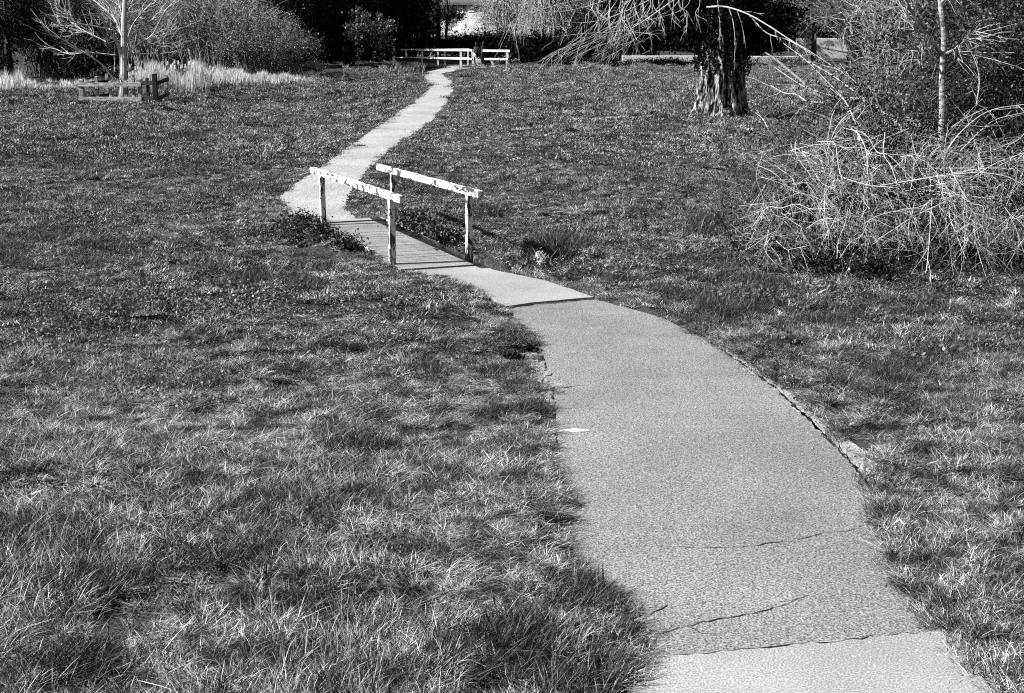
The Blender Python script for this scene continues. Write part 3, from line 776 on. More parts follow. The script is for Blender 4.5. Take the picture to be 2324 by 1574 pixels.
def rail_fence(label, segs, posts, d):
    rt = empty('rail_fence', W(posts[0][0], 150, d[0]) * 1.0, label, 'fence', 'white railings of the far bridge')
    rt.location.z = 0
    for (xa, ya, xb, yb, th) in segs:
        mb = MB(); mb.beam(W(xa, ya, d[0]), W(xb, yb, d[1]), 0.09, th); mb.build('rail', M['paint_white'], rt)
    for (x, y0, x1, y1, th) in posts:
        u = (x - segs[0][0]) / (segs[0][2] - segs[0][0] + 1e-6); dd = d[0] + (d[1] - d[0]) * u + .08
        mb = MB(); mb.beam(W(x, y0, dd), W(x1, y1, dd), th, th); mb.build('post', M['paint_white'], rt)
rail_fence('long white two rail fence left of the two dark figures on the far bridge', [(945, 113.5, 1072, 114.5, 0.14), (945, 131, 1072, 134.5, 0.12), (1070, 116, 1079, 128, 0.14)],
           [(958, 113, 958, 146, .09), (994, 113, 994, 151, .13), (1046, 113, 1046, 153, .17), (1072, 113, 1074, 150, .17), (1079, 130, 1084, 148, .12)], (112, 107))
rail_fence('short white two rail fence right of the two dark figures on the far bridge', [(1096, 115.5, 1157, 116, 0.15), (1100, 134.5, 1153, 135, 0.13)],
           [(1112, 132, 1120, 149, .13), (1151, 115, 1151, 153, .19)], (107.5, 106.5))
rail_fence('second white railing seen through the gaps on the far side of the far bridge', [(905, 113, 1066, 112.5, 0.09), (900, 131, 1066, 132, 0.08)],
           [(921, 113, 921, 132, .12), (1010, 113, 1010, 148, .10), (1062, 113, 1062, 148, .12)], (116, 110.5))
# low concrete deck of that bridge
o = MB().beam(Vector((-3.2, 109.2, 0.02)), Vector((-9.5, 118.5, 0.02)), 1.9, 0.16).build('bridge_deck', M['plank'])
tag(o, 'low pale deck of the far bridge between its white railings', 'bridge deck')

def skin_body(name, joints, edges, radii, m, parent=None, levels=2):
    me = bpy.data.meshes.new(name); me.from_pydata(joints, edges, []); me.update()
    o = bpy.data.objects.new(name, me); COL.objects.link(o)
    sk = o.modifiers.new('skin', 'SKIN'); sk.use_smooth_shade = True
    for k, r in enumerate(radii): me.skin_vertices[0].data[k].radius = (r, r)
    me.skin_vertices[0].data[0].use_root = True
    s_ = o.modifiers.new('sub', 'SUBSURF'); s_.levels = levels; s_.render_levels = levels
    me.materials.append(m)
    if parent: o.parent = parent
    return o
def person(loc, rz, label, lean=0.0, arm=0.0, h=1.0):
    rt = empty('person', loc, label, 'person', None); rt.rotation_euler = (0, 0, rz); rt.scale = (h, h, h)
    J = [(0, 0, .92), (0, lean * .3, 1.12), (0, lean * .7, 1.36), (0, lean, 1.50), (0, lean + .02, 1.62), (0, lean + .03, 1.72)]
    R = [.15, .14, .17, .06, .095, .085]
    E = [(0, 1), (1, 2), (2, 3), (3, 4), (4, 5)]
    for s in (-1, 1):
        b = len(J); J += [(s * .10, 0, .86), (s * .13, -.02, .48), (s * .14, .05, .09), (s * .15, -.12, .04)]; R += [.09, .065, .045, .04]
        E += [(0, b), (b, b + 1), (b + 1, b + 2), (b + 2, b + 3)]
        b = len(J); J += [(s * .20, lean, 1.42), (s * .27, lean - .05 - arm * .1, 1.15), (s * .24, lean - .15 - arm * .25, .95 + arm * .15), (s * .22, lean - .2 - arm * .3, .90 + arm * .18)]
        R += [.06, .045, .035, .03]; E += [(2, b), (b, b + 1), (b + 1, b + 2), (b + 2, b + 3)]
        for k in range(5):
            c = len(J); J.append((s * (.20 + .012 * k), lean - .24 - arm * .3, .84 + arm * .18 - .004 * abs(k - 2))); R.append(.011); E.append((b + 3, c))
    skin_body('body', J, E, R, M['cloth_dark'], rt)
    skin_body('head', [(0, lean + .0, 1.60), (0, lean - .015, 1.68), (0, lean - .03, 1.74), (0, lean - .115, 1.665)], [(0, 1), (1, 2), (1, 3)], [.07, .092, .08, .018], M['skin'], rt)
    skin_body('hair', [(0, lean + .04, 1.66), (0, lean + .02, 1.74), (0, lean - .02, 1.79)], [(0, 1), (1, 2)], [.085, .09, .07], M['hair'], rt)
    return rt
pa = G(1079, 151); pb = G(1097, 153)
shrub('dark_shrub', 'low dark bush behind the two dark figures', 'shrub', G(1090, 149), (.75, .4), 1.15, 30, 120, .02, M['twig_dark'], M['leaf_black'], 1500, .10, base=.7, seed=93, lsig=.1)
person(pa, 2.7, 'person in dark clothes leaning at the end of the white railing', -0.16, 1.0, 1.0)
person(pb, 3.4, 'person in dark clothes standing upright on the path by the far bridge', 0.0, 0.6, 1.06)
bag = MB(); bag.box(W(1086.5, 139, 105.5), (0.34, 0.16, 0.26)); bag.tube([W(1083, 135, 105.5), W(1086.5, 130, 105.5), W(1090, 135, 105.5)], 0.02, 5)
tag(bag.build('bag', M['cloth_pale'], bevel=0.04), 'small pale bag held between the two dark figures', 'bag')

# house far behind
hs = empty('house', ((1050 - CX) / F * 150 * .975, 150, 0), 'pale walled house with white sash windows far behind the trees', 'house')
mb = MB()
y0 = 150.0
def Hx(px): return (px - CX) / F * 150 * .975
def Hz(py): return W(1100, py, y0).z
mb.box(((Hx(985) + Hx(1230)) / 2, y0 + 3, 3.2), (Hx(1230) - Hx(985), 6, 6.0)); mb.build('wall', M['wall_house'], hs)
mb = MB(); xa, xb = Hx(980), Hx(1236); ze = Hz(6)
mb.add([(xa, y0 - .6, ze), (xb, y0 - .6, ze), (xb, y0 + 3, ze + 3.0), (xa, y0 + 3, ze + 3.0), (xb, y0 + 6.6, ze), (xa, y0 + 6.6, ze), (xa, y0 - .6, ze - .25), (xb, y0 - .6, ze - .25), (xb, y0 + 6.6, ze - .25), (xa, y0 + 6.6, ze - .25)],
       [(0, 1, 2, 3), (3, 2, 4, 5), (0, 6, 7, 1), (6, 9, 8, 7), (5, 4, 8, 9)], [(0, 3, 5), (1, 4, 2)]); mb.build('roof', M['roof_tile'], hs)
for (x0, x1, yt, yb) in ((1036, 1053, 9.5, 31), (1066, 1083, 10, 27), (1000, 1012, 10, 28)):
    cx_ = (Hx(x0) + Hx(x1)) / 2; wz = (Hz(yt) + Hz(yb)) / 2; ww = Hx(x1) - Hx(x0); hh = Hz(yt) - Hz(yb)
    f = MB()
    for sx in (-1, 1): f.box((cx_ + sx * (ww / 2 - .09), y0 - .05, wz), (.18, .12, hh))
    for sz_ in (-1, 0, 1): f.box((cx_, y0 - .053, wz + sz_ * (hh / 2 - .08)), (ww - .37, .12, .13))
    f.box((cx_, y0 - .056, wz), (.08, .11, hh - .33))
    fo = f.build('window', M['paint_white'], hs)
    p = MB(); p.box((cx_, y0 - .02, wz), (ww - .30, .03, hh - .2)); po = p.build('pane', M['glass']); po.parent = fo
hs.rotation_euler = (0, 0, -0.55)
tagw = lambda o, l, c: tag(o, l, c)
wl = MB(); wl.box(((-12.0 + 1.5) / 2 + 0.5, 136, 1.0), (14.5, .35, 2.02)); tagw(wl.build('garden_wall', M['wall_pale'], bevel=.03), 'low pale garden wall in front of the distant house', 'wall')
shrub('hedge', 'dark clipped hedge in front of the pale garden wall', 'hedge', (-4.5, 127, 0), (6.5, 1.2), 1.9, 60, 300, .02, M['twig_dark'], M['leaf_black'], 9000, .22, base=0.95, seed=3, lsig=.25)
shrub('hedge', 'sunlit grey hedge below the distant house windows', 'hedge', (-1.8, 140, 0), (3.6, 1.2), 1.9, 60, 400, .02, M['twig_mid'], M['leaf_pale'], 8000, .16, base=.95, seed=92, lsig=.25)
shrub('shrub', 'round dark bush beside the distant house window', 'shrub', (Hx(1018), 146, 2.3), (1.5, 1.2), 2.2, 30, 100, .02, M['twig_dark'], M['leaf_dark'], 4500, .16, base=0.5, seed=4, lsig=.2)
for k, (x, r) in enumerate(((975, .16), (1001, .2), (1016, .13))):
    p = Vector(((x - CX) / F * 130, 126 + k, 0)); t = empty('slender_tree', p, ['slender dark trunk standing leftmost of the three before the house', 'thickest of the three slender dark trunks before the house', 'thin dark trunk rightmost of the three before the house'][k], 'tree', 'slender trees before the house')
    m1 = MB(); ln = curve([p, p + Vector((.1, 0, 2.2)), p + Vector((-.1 + .15 * k, 0, 4.5)), p + Vector((.2, 0, 9))]); m1.tube(ln, np.linspace(r * 1.3, r * .4, len(ln)), 7); m1.build('trunk', M['bark_dark'], t)
    m2 = MB(); side_twigs(m2, ln, 22, 1.6, .03, -0.4, .6, 3, .4, np.random.default_rng(k)); m2.build('twigs', M['twig_mid'], t)

# pale wall behind the big tree, and the longer one at the right
def wallpick(name, label, x0, x1, yt, yb, d, th, m, cat='wall'):
    a = W(x0, yt, d); b = W(x1, yt, d); zb = W(x0, yb, d).z
    o = MB().box(((a.x + b.x) / 2, d, (a.z + zb) / 2), (b.x - a.x, th, a.z - zb)).build(name, m, bevel=.03)
    tag(o, label, cat); return o
wallpick('low_wall', 'low white wall in shade left of the thick old trunk', 1412, 1590, 127, 141, 112, .4, M['wall_mottled'])
wallpick('low_wall', 'low pale wall just right of the thick old trunk', 1694, 1812, 128, 146, 113, .4, M['wall_pale'])
wallpick('garden_wall', 'long bright wall behind the second tree at the right', 1808, 2075, 88, 134, 121, .4, M['wall_mottled'])
wallpick('garden_wall', 'pale wall glimpsed low behind the willows left of the big tree', 1180, 1330, 96, 112, 135, .4, M['wall_pale'])

# far bank: dense planting, one thing each
T = lambda x, d: Vector(((x - CX) / F * d * .975, d, 0))
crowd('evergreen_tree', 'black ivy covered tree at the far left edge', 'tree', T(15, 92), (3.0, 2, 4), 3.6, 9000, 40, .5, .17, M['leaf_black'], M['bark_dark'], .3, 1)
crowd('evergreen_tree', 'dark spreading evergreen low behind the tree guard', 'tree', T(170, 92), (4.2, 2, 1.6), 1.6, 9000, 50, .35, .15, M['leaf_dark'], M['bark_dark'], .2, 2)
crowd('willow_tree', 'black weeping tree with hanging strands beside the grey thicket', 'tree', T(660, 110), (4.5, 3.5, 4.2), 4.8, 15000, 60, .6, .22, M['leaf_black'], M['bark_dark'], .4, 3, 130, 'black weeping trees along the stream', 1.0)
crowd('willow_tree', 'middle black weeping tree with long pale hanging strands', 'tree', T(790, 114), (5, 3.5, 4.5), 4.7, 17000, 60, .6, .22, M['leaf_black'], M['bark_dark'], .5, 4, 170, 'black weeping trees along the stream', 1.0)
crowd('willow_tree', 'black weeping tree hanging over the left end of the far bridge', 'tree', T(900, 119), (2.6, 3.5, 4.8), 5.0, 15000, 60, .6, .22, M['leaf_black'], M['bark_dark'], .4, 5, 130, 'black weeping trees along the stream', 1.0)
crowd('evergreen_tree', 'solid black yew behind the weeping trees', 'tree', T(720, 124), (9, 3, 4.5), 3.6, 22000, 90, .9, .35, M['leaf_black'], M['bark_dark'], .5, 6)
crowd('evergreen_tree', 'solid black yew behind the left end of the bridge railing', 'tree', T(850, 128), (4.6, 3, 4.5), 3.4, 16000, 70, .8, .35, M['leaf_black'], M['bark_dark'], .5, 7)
# paler leaf clumps painting sunlit strands within the black trees
crowd('painted_lit_strands', 'lit leafy sapling in front of the black weeping trees', 'tree', T(868, 109), (.9, .8, 1.4), 2.6, 1300, 16, .22, .15, M['leaf_mid'], M['twig_dark'], .04, 8, 14, None, 1.5)
crowd('painted_lit_strands', 'lit leafy sapling before the black trees, the taller left one', 'tree', T(812, 107), (1.0, .8, 1.3), 3.4, 1300, 16, .22, .15, M['leaf_mid'], M['twig_dark'], .04, 9, 10, None, 1.5)
# grey leafless thicket
for k, (x, d, rx, h, lb) in enumerate(((110, 95, 3.2, 6.5, 'grey twiggy tree at the far left behind the dark evergreen'), (370, 91, 4.0, 6.6, 'pale grey leafless thicket right behind the young tree'), (500, 89, 4.0, 5.4, 'grey leafless thicket in the middle of the left bank'), (600, 87, 3.2, 3.4, 'low grey thicket sloping down to the black trees'), (230, 96, 3.4, 6.8, 'tall grey thicket behind the young tree'))):
    shrub('leafless_thicket', lb, 'shrub', T(x, d), (rx, 2.6), h, 150, 3000, .030, M['twig_thicket'] if 0 < k < 3 else M['twig_mid'], M['leaf_pale'] if 0 < k < 4 else M['leaf_mid'], 9000, .08, base=.6, group='grey thickets on the left bank', seed=20 + k, twl=.16, lsig=.16, jit=.05)
    
for k, (x, d, rx, h) in enumerate(((420, 94, 5, 1.9), (575, 92, 4, 2.2))):
    shrub('dark_shrub', ['dark leafy undergrowth under the grey thicket', 'darkest leafy hollow under the low grey thicket'][k], 'shrub', T(x, d), (rx, 1.5), h, 60, 300, .03, M['twig_dark'], M['leaf_black'], 9000, .18, base=.9, seed=40 + k, lsig=.3)  # black leaves paint the deep shade beneath the thickets
shrub('dark_shrub', 'low dark growth in front of the low white wall', 'shrub', T(1505, 110.5), (4.2, .8), .42, 60, 300, .02, M['twig_dark'], M['leaf_black'], 4500, .14, base=.95, seed=90, lsig=.16)
shrub('dark_shrub', 'low dark growth in front of the wall right of the old trunk', 'shrub', T(1760, 111), (2.6, .8), .42, 40, 200, .02, M['twig_dark'], M['leaf_dark'], 2500, .12, base=.95, seed=91, lsig=.16)
shrub('shrub', 'small pale leafy bush at the end of the reed bed', 'shrub', G(715, 182), (.9, .7), 1.15, 40, 200, .02, M['twig_dark'], M['leaf_pale'], 1800, .09, seed=44, base=.5, lsig=.1)
# pale willows beyond the bridge
for k, (x, d, rx, h, lb) in enumerate(((1150, 126, 2.6, 7.5, 'pale drooping willow right above the end of the white bridge'), (1255, 121, 3.2, 8, 'pale drooping willow midway between bridge and big tree'), (1345, 124, 3.2, 8, 'pale drooping willow nearest the big tree'))):
    shrub('pale_willow', lb, 'tree', T(x, d), (rx, 2.8), h, 130, 2600, .04, M['twig_pale'], M['leaf_pale'], 9000, .12, droop=.75, base=.25, group='pale willows beyond the stream', seed=50 + k, twl=.2, lsig=.2, zlow=1.4, tw_droop=.9, ldown=1.5, asp=.35)
for k, (x, d, rx, h) in enumerate(((1190, 118, 3.0, 1.6), (1290, 116, 3.4, 2.2), (1390, 119, 4, 3.4), (1120, 121, 3.0, 2.1))):
    shrub('dark_shrub', ['low black bush right of the white railing', 'black bush under the pale willows', 'tall black bush left of the old trunk', 'dark bush behind the white railing'][k], 'shrub', T(x, d), (rx, 1.5), h, 60, 300, .03, M['twig_dark'], M['leaf_black'], 8000, .2, base=.9, seed=60 + k, lsig=.3)
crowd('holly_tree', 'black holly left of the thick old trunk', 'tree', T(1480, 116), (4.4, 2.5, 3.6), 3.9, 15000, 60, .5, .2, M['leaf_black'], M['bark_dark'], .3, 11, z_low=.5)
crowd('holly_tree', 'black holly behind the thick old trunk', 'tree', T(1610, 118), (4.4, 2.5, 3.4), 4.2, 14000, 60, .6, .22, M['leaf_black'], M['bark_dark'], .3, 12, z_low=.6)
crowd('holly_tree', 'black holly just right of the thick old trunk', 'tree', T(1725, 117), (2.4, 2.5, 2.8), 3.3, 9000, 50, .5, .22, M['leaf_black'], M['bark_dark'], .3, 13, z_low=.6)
# second tree at the right, lit crown
t2 = crowd('leafy_tree', 'broad tree with pale speckled crown and dark trunk at the right', 'tree', T(1840, 112), (6.0, 3.5, 3.0), 5.7, 16000, 70, .6, .13, M['leaf_mid'], M['bark_dark'], .62, 14, z_low=2.0)
for k, (x, d, h) in enumerate(((1960, 104, 6.0), (2080, 96, 6.5), (2200, 90, 6.5), (2310, 86, 6.5))):
    shrub('leafless_tree', ['grey leafless tree rightwards of the broad speckled tree', 'grey leafless tree behind the birch', 'grey leafless tree behind the dark holly', 'grey leafless tree at the far right edge'][k], 'tree', T(x, d), (4, 3), h, 110, 2000, .04, M['twig_mid'], M['leaf_mid'], 7000, .11, base=.25, group='grey trees along the right', seed=70 + k, twl=.2, lsig=.2, zlow=1.6)
for k, (x, d) in enumerate(((2120, 92), (2260, 84))):
    shrub('dark_shrub', ['dark bush at the foot of the grey trees behind the birch', 'dark bush at the far right behind the brambles'][k], 'shrub', T(x, d), (5, 1.5), 2.3, 60, 300, .03, M['twig_dark'], M['leaf_black'], 9000, .17, base=.9, seed=80 + k, lsig=.3)
# woods behind everything (reads as one mass)
wb = MB(); n = 60000; rngw = np.random.default_rng(3)
xx = rngw.uniform(-75, 75, n); 
gap = (xx > -24) & (xx < 8)
yy = 150 + 8 * rngw.random(n) + 14 * gap; zz = rngw.random(n) ** 1.1 * (9 + 4 * vnoise(xx, yy, 6))
leaf_cloud(wb, np.stack([xx, yy, zz], -1), .5, .7, 0, 0, rngw)
tag(wb.build('distant_wood', M['leaf_dark']), kind='stuff')

# ------------------------------------------------------------------ reeds and dead grass on the left bank
def reed_field(n, xr, dfun, hfun, wid, seed, leanx=.08, heads=0):
    r = np.random.default_rng(seed); px = r.uniform(xr[0], xr[1], n); d = dfun(px, r); L = hfun(px) * (0.5 + 0.5 * r.random(n)) * (.62 + .8 * vnoise(px, px * 0, 11.0, seed))
    x = (px - CX) / F * d * .975; z0 = height(x, d, np.full(n, 5.0))
    ax = r.normal(.03, leanx, n) * L; ay = r.normal(0, leanx, n) * L; w_ = wid * (0.6 + .8 * r.random(n)) / 2; ph = r.normal(0, .6, n); wx = np.cos(ph) * w_; wy = np.sin(ph) * w_
    V = np.stack([np.stack([x - wx, d - wy, z0 - .05], -1), np.stack([x + wx, d + wy, z0 - .05], -1), np.stack([x + ax * .4 + wx * .8, d + ay * .4 + wy * .8, z0 + L * .55], -1), np.stack([x + ax * .4 - wx * .8, d + ay * .4 - wy * .8, z0 + L * .55], -1), np.stack([x + ax, d + ay, z0 + L], -1)], 1).reshape(-1, 3)
    b = (np.arange(n) * 5)[:, None]; mb = MB(); mb.add(V, b + np.array([[0, 1, 2, 3]]), b + np.array([[3, 2, 4]]), np.repeat(r.random(n) * .9, 5))
    if heads:
        for k in range(heads):
            i = r.integers(0, n); p = Vector((x[i], d[i], z0[i])); hh = float(hfun(np.array([px[i]]))[0]) * r.uniform(.9, 1.15); lx = r.normal(0, .12)
            mb.tube([p, p + Vector((lx * .6, 0, hh * .8)), p + Vector((lx, 0, hh))], [.012, .012, .012], 3)
            q0 = p + Vector((lx * .9, 0, hh * .82)); mb.tube([q0, q0 + Vector((lx * .1, 0, .12)), q0 + Vector((lx * .2, 0, .30))], [.03, .06, .035], 5, tone=.9)
    return mb
tag(reed_field(7000, (285, 470), lambda p, r: r.uniform(72, 78, len(p)), lambda p: np.interp(p, [285, 330, 440, 470], [1.0, 1.3, 1.4, 1.0]), .03, 1, heads=46).build('reed_bed', M['reed']), kind='stuff')
tag(reed_field(9000, (450, 720), lambda p, r: np.interp(p, [450, 720], [76, 84]) + r.uniform(-2.5, 3, len(p)), lambda p: np.interp(p, [450, 520, 600, 720], [1.25, 1.0, .75, .5]), .045, 2, .16).build('dead_grass', M['reed']), kind='stuff')
tag(reed_field(2500, (-60, 290), lambda p, r: r.uniform(75, 80, len(p)), lambda p: np.interp(p, [-60, 30, 60, 290], [1.2, 1.0, .5, .5]), .045, 3, .16).build('dead_grass', M['reed']), kind='stuff')
tag(reed_field(1500, (720, 960), lambda p, r: np.interp(p, [720, 960], [90, 101]) + r.uniform(-4, 1, len(p)), lambda p: .25 + .5 * vnoise(p, p * 0, 25.0) ** 2, .045, 4, .2).build('dead_grass', M['grass_far']), kind='stuff')

# ------------------------------------------------------------------ young tree in its guard
dT = 64.8
yt = empty('young_tree', G(275, 238), 'young bare tree with pale bark inside the wooden guard', 'tree')
yt.location.y = dT; yt.location.x = (275 - CX) / F * dT * .975; yt.location.z = 0
def yc(pts, dd=0.0): return curve([W(x * .28, y * .28, dT + dd * k / max(1, len(pts) - 1)) for k, (x, y) in enumerate(pts)])
mb = MB()
ln = yc([(985, 860), (1000, 640), (1003, 430), (1003, 200), (1012, 0), (1020, -400), (1010, -900)]); mb.tube(ln, np.linspace(.17, .06, len(ln)), 9); mb.build('trunk', M['bark_pale'], yt)
LI = [([(1010, 470), (940, 340), (870, 235), (800, 100), (730, -30), (650, -250)], -.8, .085), ([(930, 660), (930, 540), (925, 440), (890, 330), (870, 240)], -.3, .055),
      ([(1020, 380), (960, 220), (900, 120), (770, 10), (700, -60)], .9, .05), ([(1030, 340), (1080, 200), (1160, 100), (1250, 0), (1330, -150)], -.5, .05),
      ([(1070, 290), (1180, 200), (1300, 120), (1430, 0), (1560, -120)], .7, .045), ([(1040, 460), (1110, 370), (1230, 290), (1290, 180), (1340, 90), (1440, -20)], -1.0, .04),
      ([(925, 640), (820, 520), (650, 410), (500, 320), (400, 270), (300, 140)], -.9, .045), ([(930, 450), (800, 435), (690, 425), (560, 430), (430, 435)], -.5, .035),
      ([(880, 240), (740, 210), (600, 180), (500, 80), (400, 0)], -.8, .04), ([(860, 340), (700, 260), (600, 200), (520, 110), (440, 60)], .6, .03), ([(690, 425), (560, 440), (450, 400), (360, 380)], .5, .025),
      ([(1000, 300), (985, 120), (960, 0), (940, -200)], .6, .04), ([(1050, 450), (1150, 440), (1280, 445), (1440, 495)], .8, .025), ([(1180, 340), (1260, 370), (1340, 385)], .3, .02),
      ([(1010, 120), (1060, 20), (1100, -100)], .2, .035), ([(1230, 285), (1310, 290), (1360, 240)], 0, .02), ([(700, 260), (560, 260), (470, 180)], .2, .02)]
rg = np.random.default_rng(8)
lm = MB()
for pts, dd, r in LI:
    ln = [p + Vector((0, .9 if pts[0] == (930, 660) else 0, 0)) for p in yc(pts, dd * 1.5)]; lm.tube(ln, np.linspace(r, r * .3, len(ln)), 5)
lm.build('limbs', M['cane_pale'], yt)
lm = MB()
for pts, dd, r in LI:
    side_twigs(lm, yc(pts, dd * 1.5), 26 if pts[0][1] < 400 else 9, 1.1, max(.011, r * .28), -0.15, .55, 3, .15, rg)
lm.build('twigs', M['cane_pale'], yt)
tg = empty('tree_guard', (-18.2, 65, 0), 'square post and rail wooden guard round the young pale tree', 'tree guard')
A_ = Vector((-18.85, 63.2, 0)); B_ = Vector((-16.2, 62.8, 0)); C_ = Vector((-15.45, 62.5, 0)); D_ = Vector((-15.8, 66, 0)); E_ = Vector((-18.5, 66, 0))
def gpost(p, h, wd, m): 
    o = MB().beam(p + Vector((0, 0, -.2)), p + Vector((random.uniform(-.03, .03), 0, h)), wd, wd).build('post', m, tg, bevel=.015)
for p, h, wd in ((A_, 1.18, .2), (A_.lerp(B_, .26) + Vector((0, .1, 0)), 1.3, .13), (A_.lerp(B_, .88) + Vector((0, .1, 0)), 1.25, .12), (A_.lerp(B_, .5) + Vector((0, .1, 0)), 1.1, .14), (A_.lerp(B_, .75) + Vector((0, .1, 0)), 1.12, .14), (B_ + Vector((0, .1, 0)), 1.2, .16), (D_, 1.25, .14), (E_, 1.3, .14), (E_.lerp(D_, .45), 1.25, .1)): gpost(p, h, wd, M['wood_grey'])
gpost(C_, 1.45, .2, M['wood_dark'])
gpost(B_.lerp(C_, .5) + Vector((0, .15, 0)), 1.25, .12, M['wood_dark'])
for a, b, m in ((A_, B_, 'wood_grey'), (A_, E_, 'wood_dark')):
    for z in (.95, .34):
        MB().beam(a + Vector((-.12, -.1, z)), b + Vector((.1, -.1, z + .02)), .06, .17).build('rail', M[m], tg, bevel=.01)
for a, b in ((B_, C_), (C_, D_)):
    for z in (1.03, .38): MB().beam(a + Vector((.05, 0, z)), b + Vector((.1, 0, z + .03)), .07, .18).build('rail', M['wood_dark'], tg, bevel=.01)  # near black rails paint the shaded side of the guard

# ------------------------------------------------------------------ the old tree
ot = empty('old_tree', G(1635, 272), 'huge old tree with deeply ridged bark and an ivy clad bole', 'tree')
oc = Vector(ot.location)
def ridged(c, h, r0, m, name, parent, seed, flare=.6, lean=(0, 0)):
    nt_ = 120; nz = 70; r = np.random.default_rng(seed); th = np.linspace(0, 2 * math.pi, nt_, endpoint=False); z = np.linspace(-.25, h, nz)
    TH, ZZ = np.meshgrid(th, z); tw = TH + .10 * np.sin(ZZ * .9)
    rid = np.zeros(TH.shape)
    cx1 = np.cos(tw) * 2.2; sx1 = np.sin(tw) * 2.2
    rid = np.abs(vnoise(cx1 * 2.6 + ZZ * .45, sx1 * 2.6 + ZZ * .3, 1.0) - .5) * 2
    rid2 = vnoise(cx1 * 12 + 4 * vnoise(ZZ * 2, cx1, 1), sx1 * 12 + ZZ * 1.1, 1.0)
    but = .5 + .5 * np.cos(tw * 5 + 1.0 + np.sin(tw * 2))
    fl = np.exp(-np.maximum(ZZ, 0) / .45)
    R_ = r0 * (1 - .03 * ZZ) * (1 + .22 * fl * (np.cos(TH) < .3)) * (1 + .34 * rid + .10 * rid2) + flare * fl * r0 * (.25 + .75 * but)
    v = np.stack([c.x + np.cos(TH) * R_ + lean[0] * ZZ, c.y + np.sin(TH) * R_ + lean[1] * ZZ, ZZ], -1).reshape(-1, 3)
    i = (np.arange(nz - 1) * nt_)[:, None]; j = np.arange(nt_)[None]; k = (j + 1) % nt_
    q = np.stack([i + j, i + k, i + nt_ + k, i + nt_ + j], -1).reshape(-1, 4)
    return MB().add(v, q).build(name, m, parent, smooth=True)
ridged(oc, 5.2, .72, M['bark_old'], 'trunk', ot, 1)
lb = MB(); rg = np.random.default_rng(31); LIM = []
for k in range(9):
    th = k / 9 * 6.283 + .3; e = oc + Vector((math.cos(th) * rg.uniform(4, 7), math.sin(th) * rg.uniform(4, 6), rg.uniform(7, 10)))
    ln = curve([oc + Vector((0, 0, 4.4)), oc.lerp(e, .4) + Vector((0, 0, 4.6)), e]); lb.tube(ln, np.linspace(.32, .06, len(ln)), 7); side_twigs(lb, ln, 12, 2.2, .03, .2, .7, 3, .3, rg); LIM.append(ln)
lb.build('limbs', M['bark_dark'], ot)
P = clumpy(26000, 90, oc + Vector((1.0, 0.5, 8.0)), (6.5, 6, 3.2), .7, rg, .2)
iv = MB(); leaf_cloud(iv, P, .17, .7, 0, 0, rg); iv.build('crown', M['leaf_dark'], ot)
# black leaves paint crown shade over the upper bole; some ivy hangs from boughs
n = 13000; th = rg.random(n) * 6.283; z = 1.5 + 4.0 * rg.random(n) ** .6; z += .5 * (vnoise(th * 2, z * 0, 1.0) - .5); rr = .86 + .25 * rg.random(n) + .55 * np.clip(z - 3.0, 0, 1) * rg.random(n)
P = np.stack([oc.x + np.cos(th) * rr, oc.y + np.sin(th) * rr, z], -1)
P2 = clumpy(6000, 40, oc + Vector((-1.3, .6, 3.9)), (2.2, 1.6, 1.0), .28, rg, .2); P3 = clumpy(9000, 46, oc + Vector((1.5, .5, 3.7)), (1.3, 1.6, 1.3), .26, rg, .2)
iv = MB(); leaf_cloud(iv, np.concatenate([P, P2, P3]), .085, .8, 0, 0, rg); iv.build('ivy', M['leaf_black'], ot)
# pale hanging boughs, left and right
pb_ = MB(); rb = np.random.default_rng(17)
def bough(pts, d0, d1, r, tw, L, grav, sub=3):
    ln = curve([W(x, y, d0 + (d1 - d0) * k / (len(pts) - 1)) for k, (x, y) in enumerate(pts)]); pb_.tube(ln, np.linspace(r, r * .35, len(ln)), 5)
    if tw: side_twigs(pb_, ln, tw, L, r * .4, grav, .45, sub, .25, rb)
for k in range(22):
    x0 = rb.uniform(1400, 1580); x2 = rb.uniform(1215, 1440); y2 = 155 - (x2 - 1215) * rb.uniform(.0, .25) - rb.uniform(0, 22)
    bough([(x0, -40), (x0 - 20 - rb.uniform(0, 30), 20), ((x0 + x2) / 2 + rb.uniform(-10, 25), 55 + rb.uniform(0, 35)), (x2 + 40, y2 - 22), (x2, y2)], 54, 52 + rb.uniform(-2, 3), rb.uniform(.007, .015), 7, .8, .35, 2)
for k in range(16):
    x0 = 1330 + k * 17 + rb.uniform(-8, 8); L = rb.uniform(25, 75)
    bough([(x0, -40), (x0 + rb.uniform(-12, 12), 10), (x0 + rb.uniform(-10, 14), 10 + L * .6), (x0 + rb.uniform(-15, 25), 10 + L)], 53, 52.5, .014, 4, .4, .6, 2)
bough([(1560, -40), (1400, 35), (1330, 52), (1280, 50), (1215, 56)], 54, 51, .025, 14, .9, .5)
bough([(1560, -20), (1440, 62), (1400, 73), (1330, 77), (1255, 84)], 54, 51, .03, 14, .8, .5)
bough([(1480, -40), (1380, 0), (1290, 25), (1200, 30), (1160, 24)], 54, 50, .02, 9, .9, .6, 2)
bough([(1560, -60), (1380, -10), (1280, 8), (1180, 40), (1150, 60)], 54, 51, .018, 9, .9, .8, 2)
bough([(1604, 17), (1640, 15), (1679, 25), (1716, 42), (1758, 68), (1800, 95), (1849, 124), (1930, 178)], 53.6, 49, .032, 7, .6, .5, 1)
bough([(1655, 20), (1664, 50), (1668, 90), (1667, 126)], 53.2, 53, .02, 3, .3, .6)
bough([(1672, 22), (1682, 50), (1690, 88)], 53.2, 53, .02, 3, .3, .6)
bough([(1625, -20), (1631, 20), (1634, 60), (1632, 112)], 52.9, 52.9, .015, 3, .3, .6)
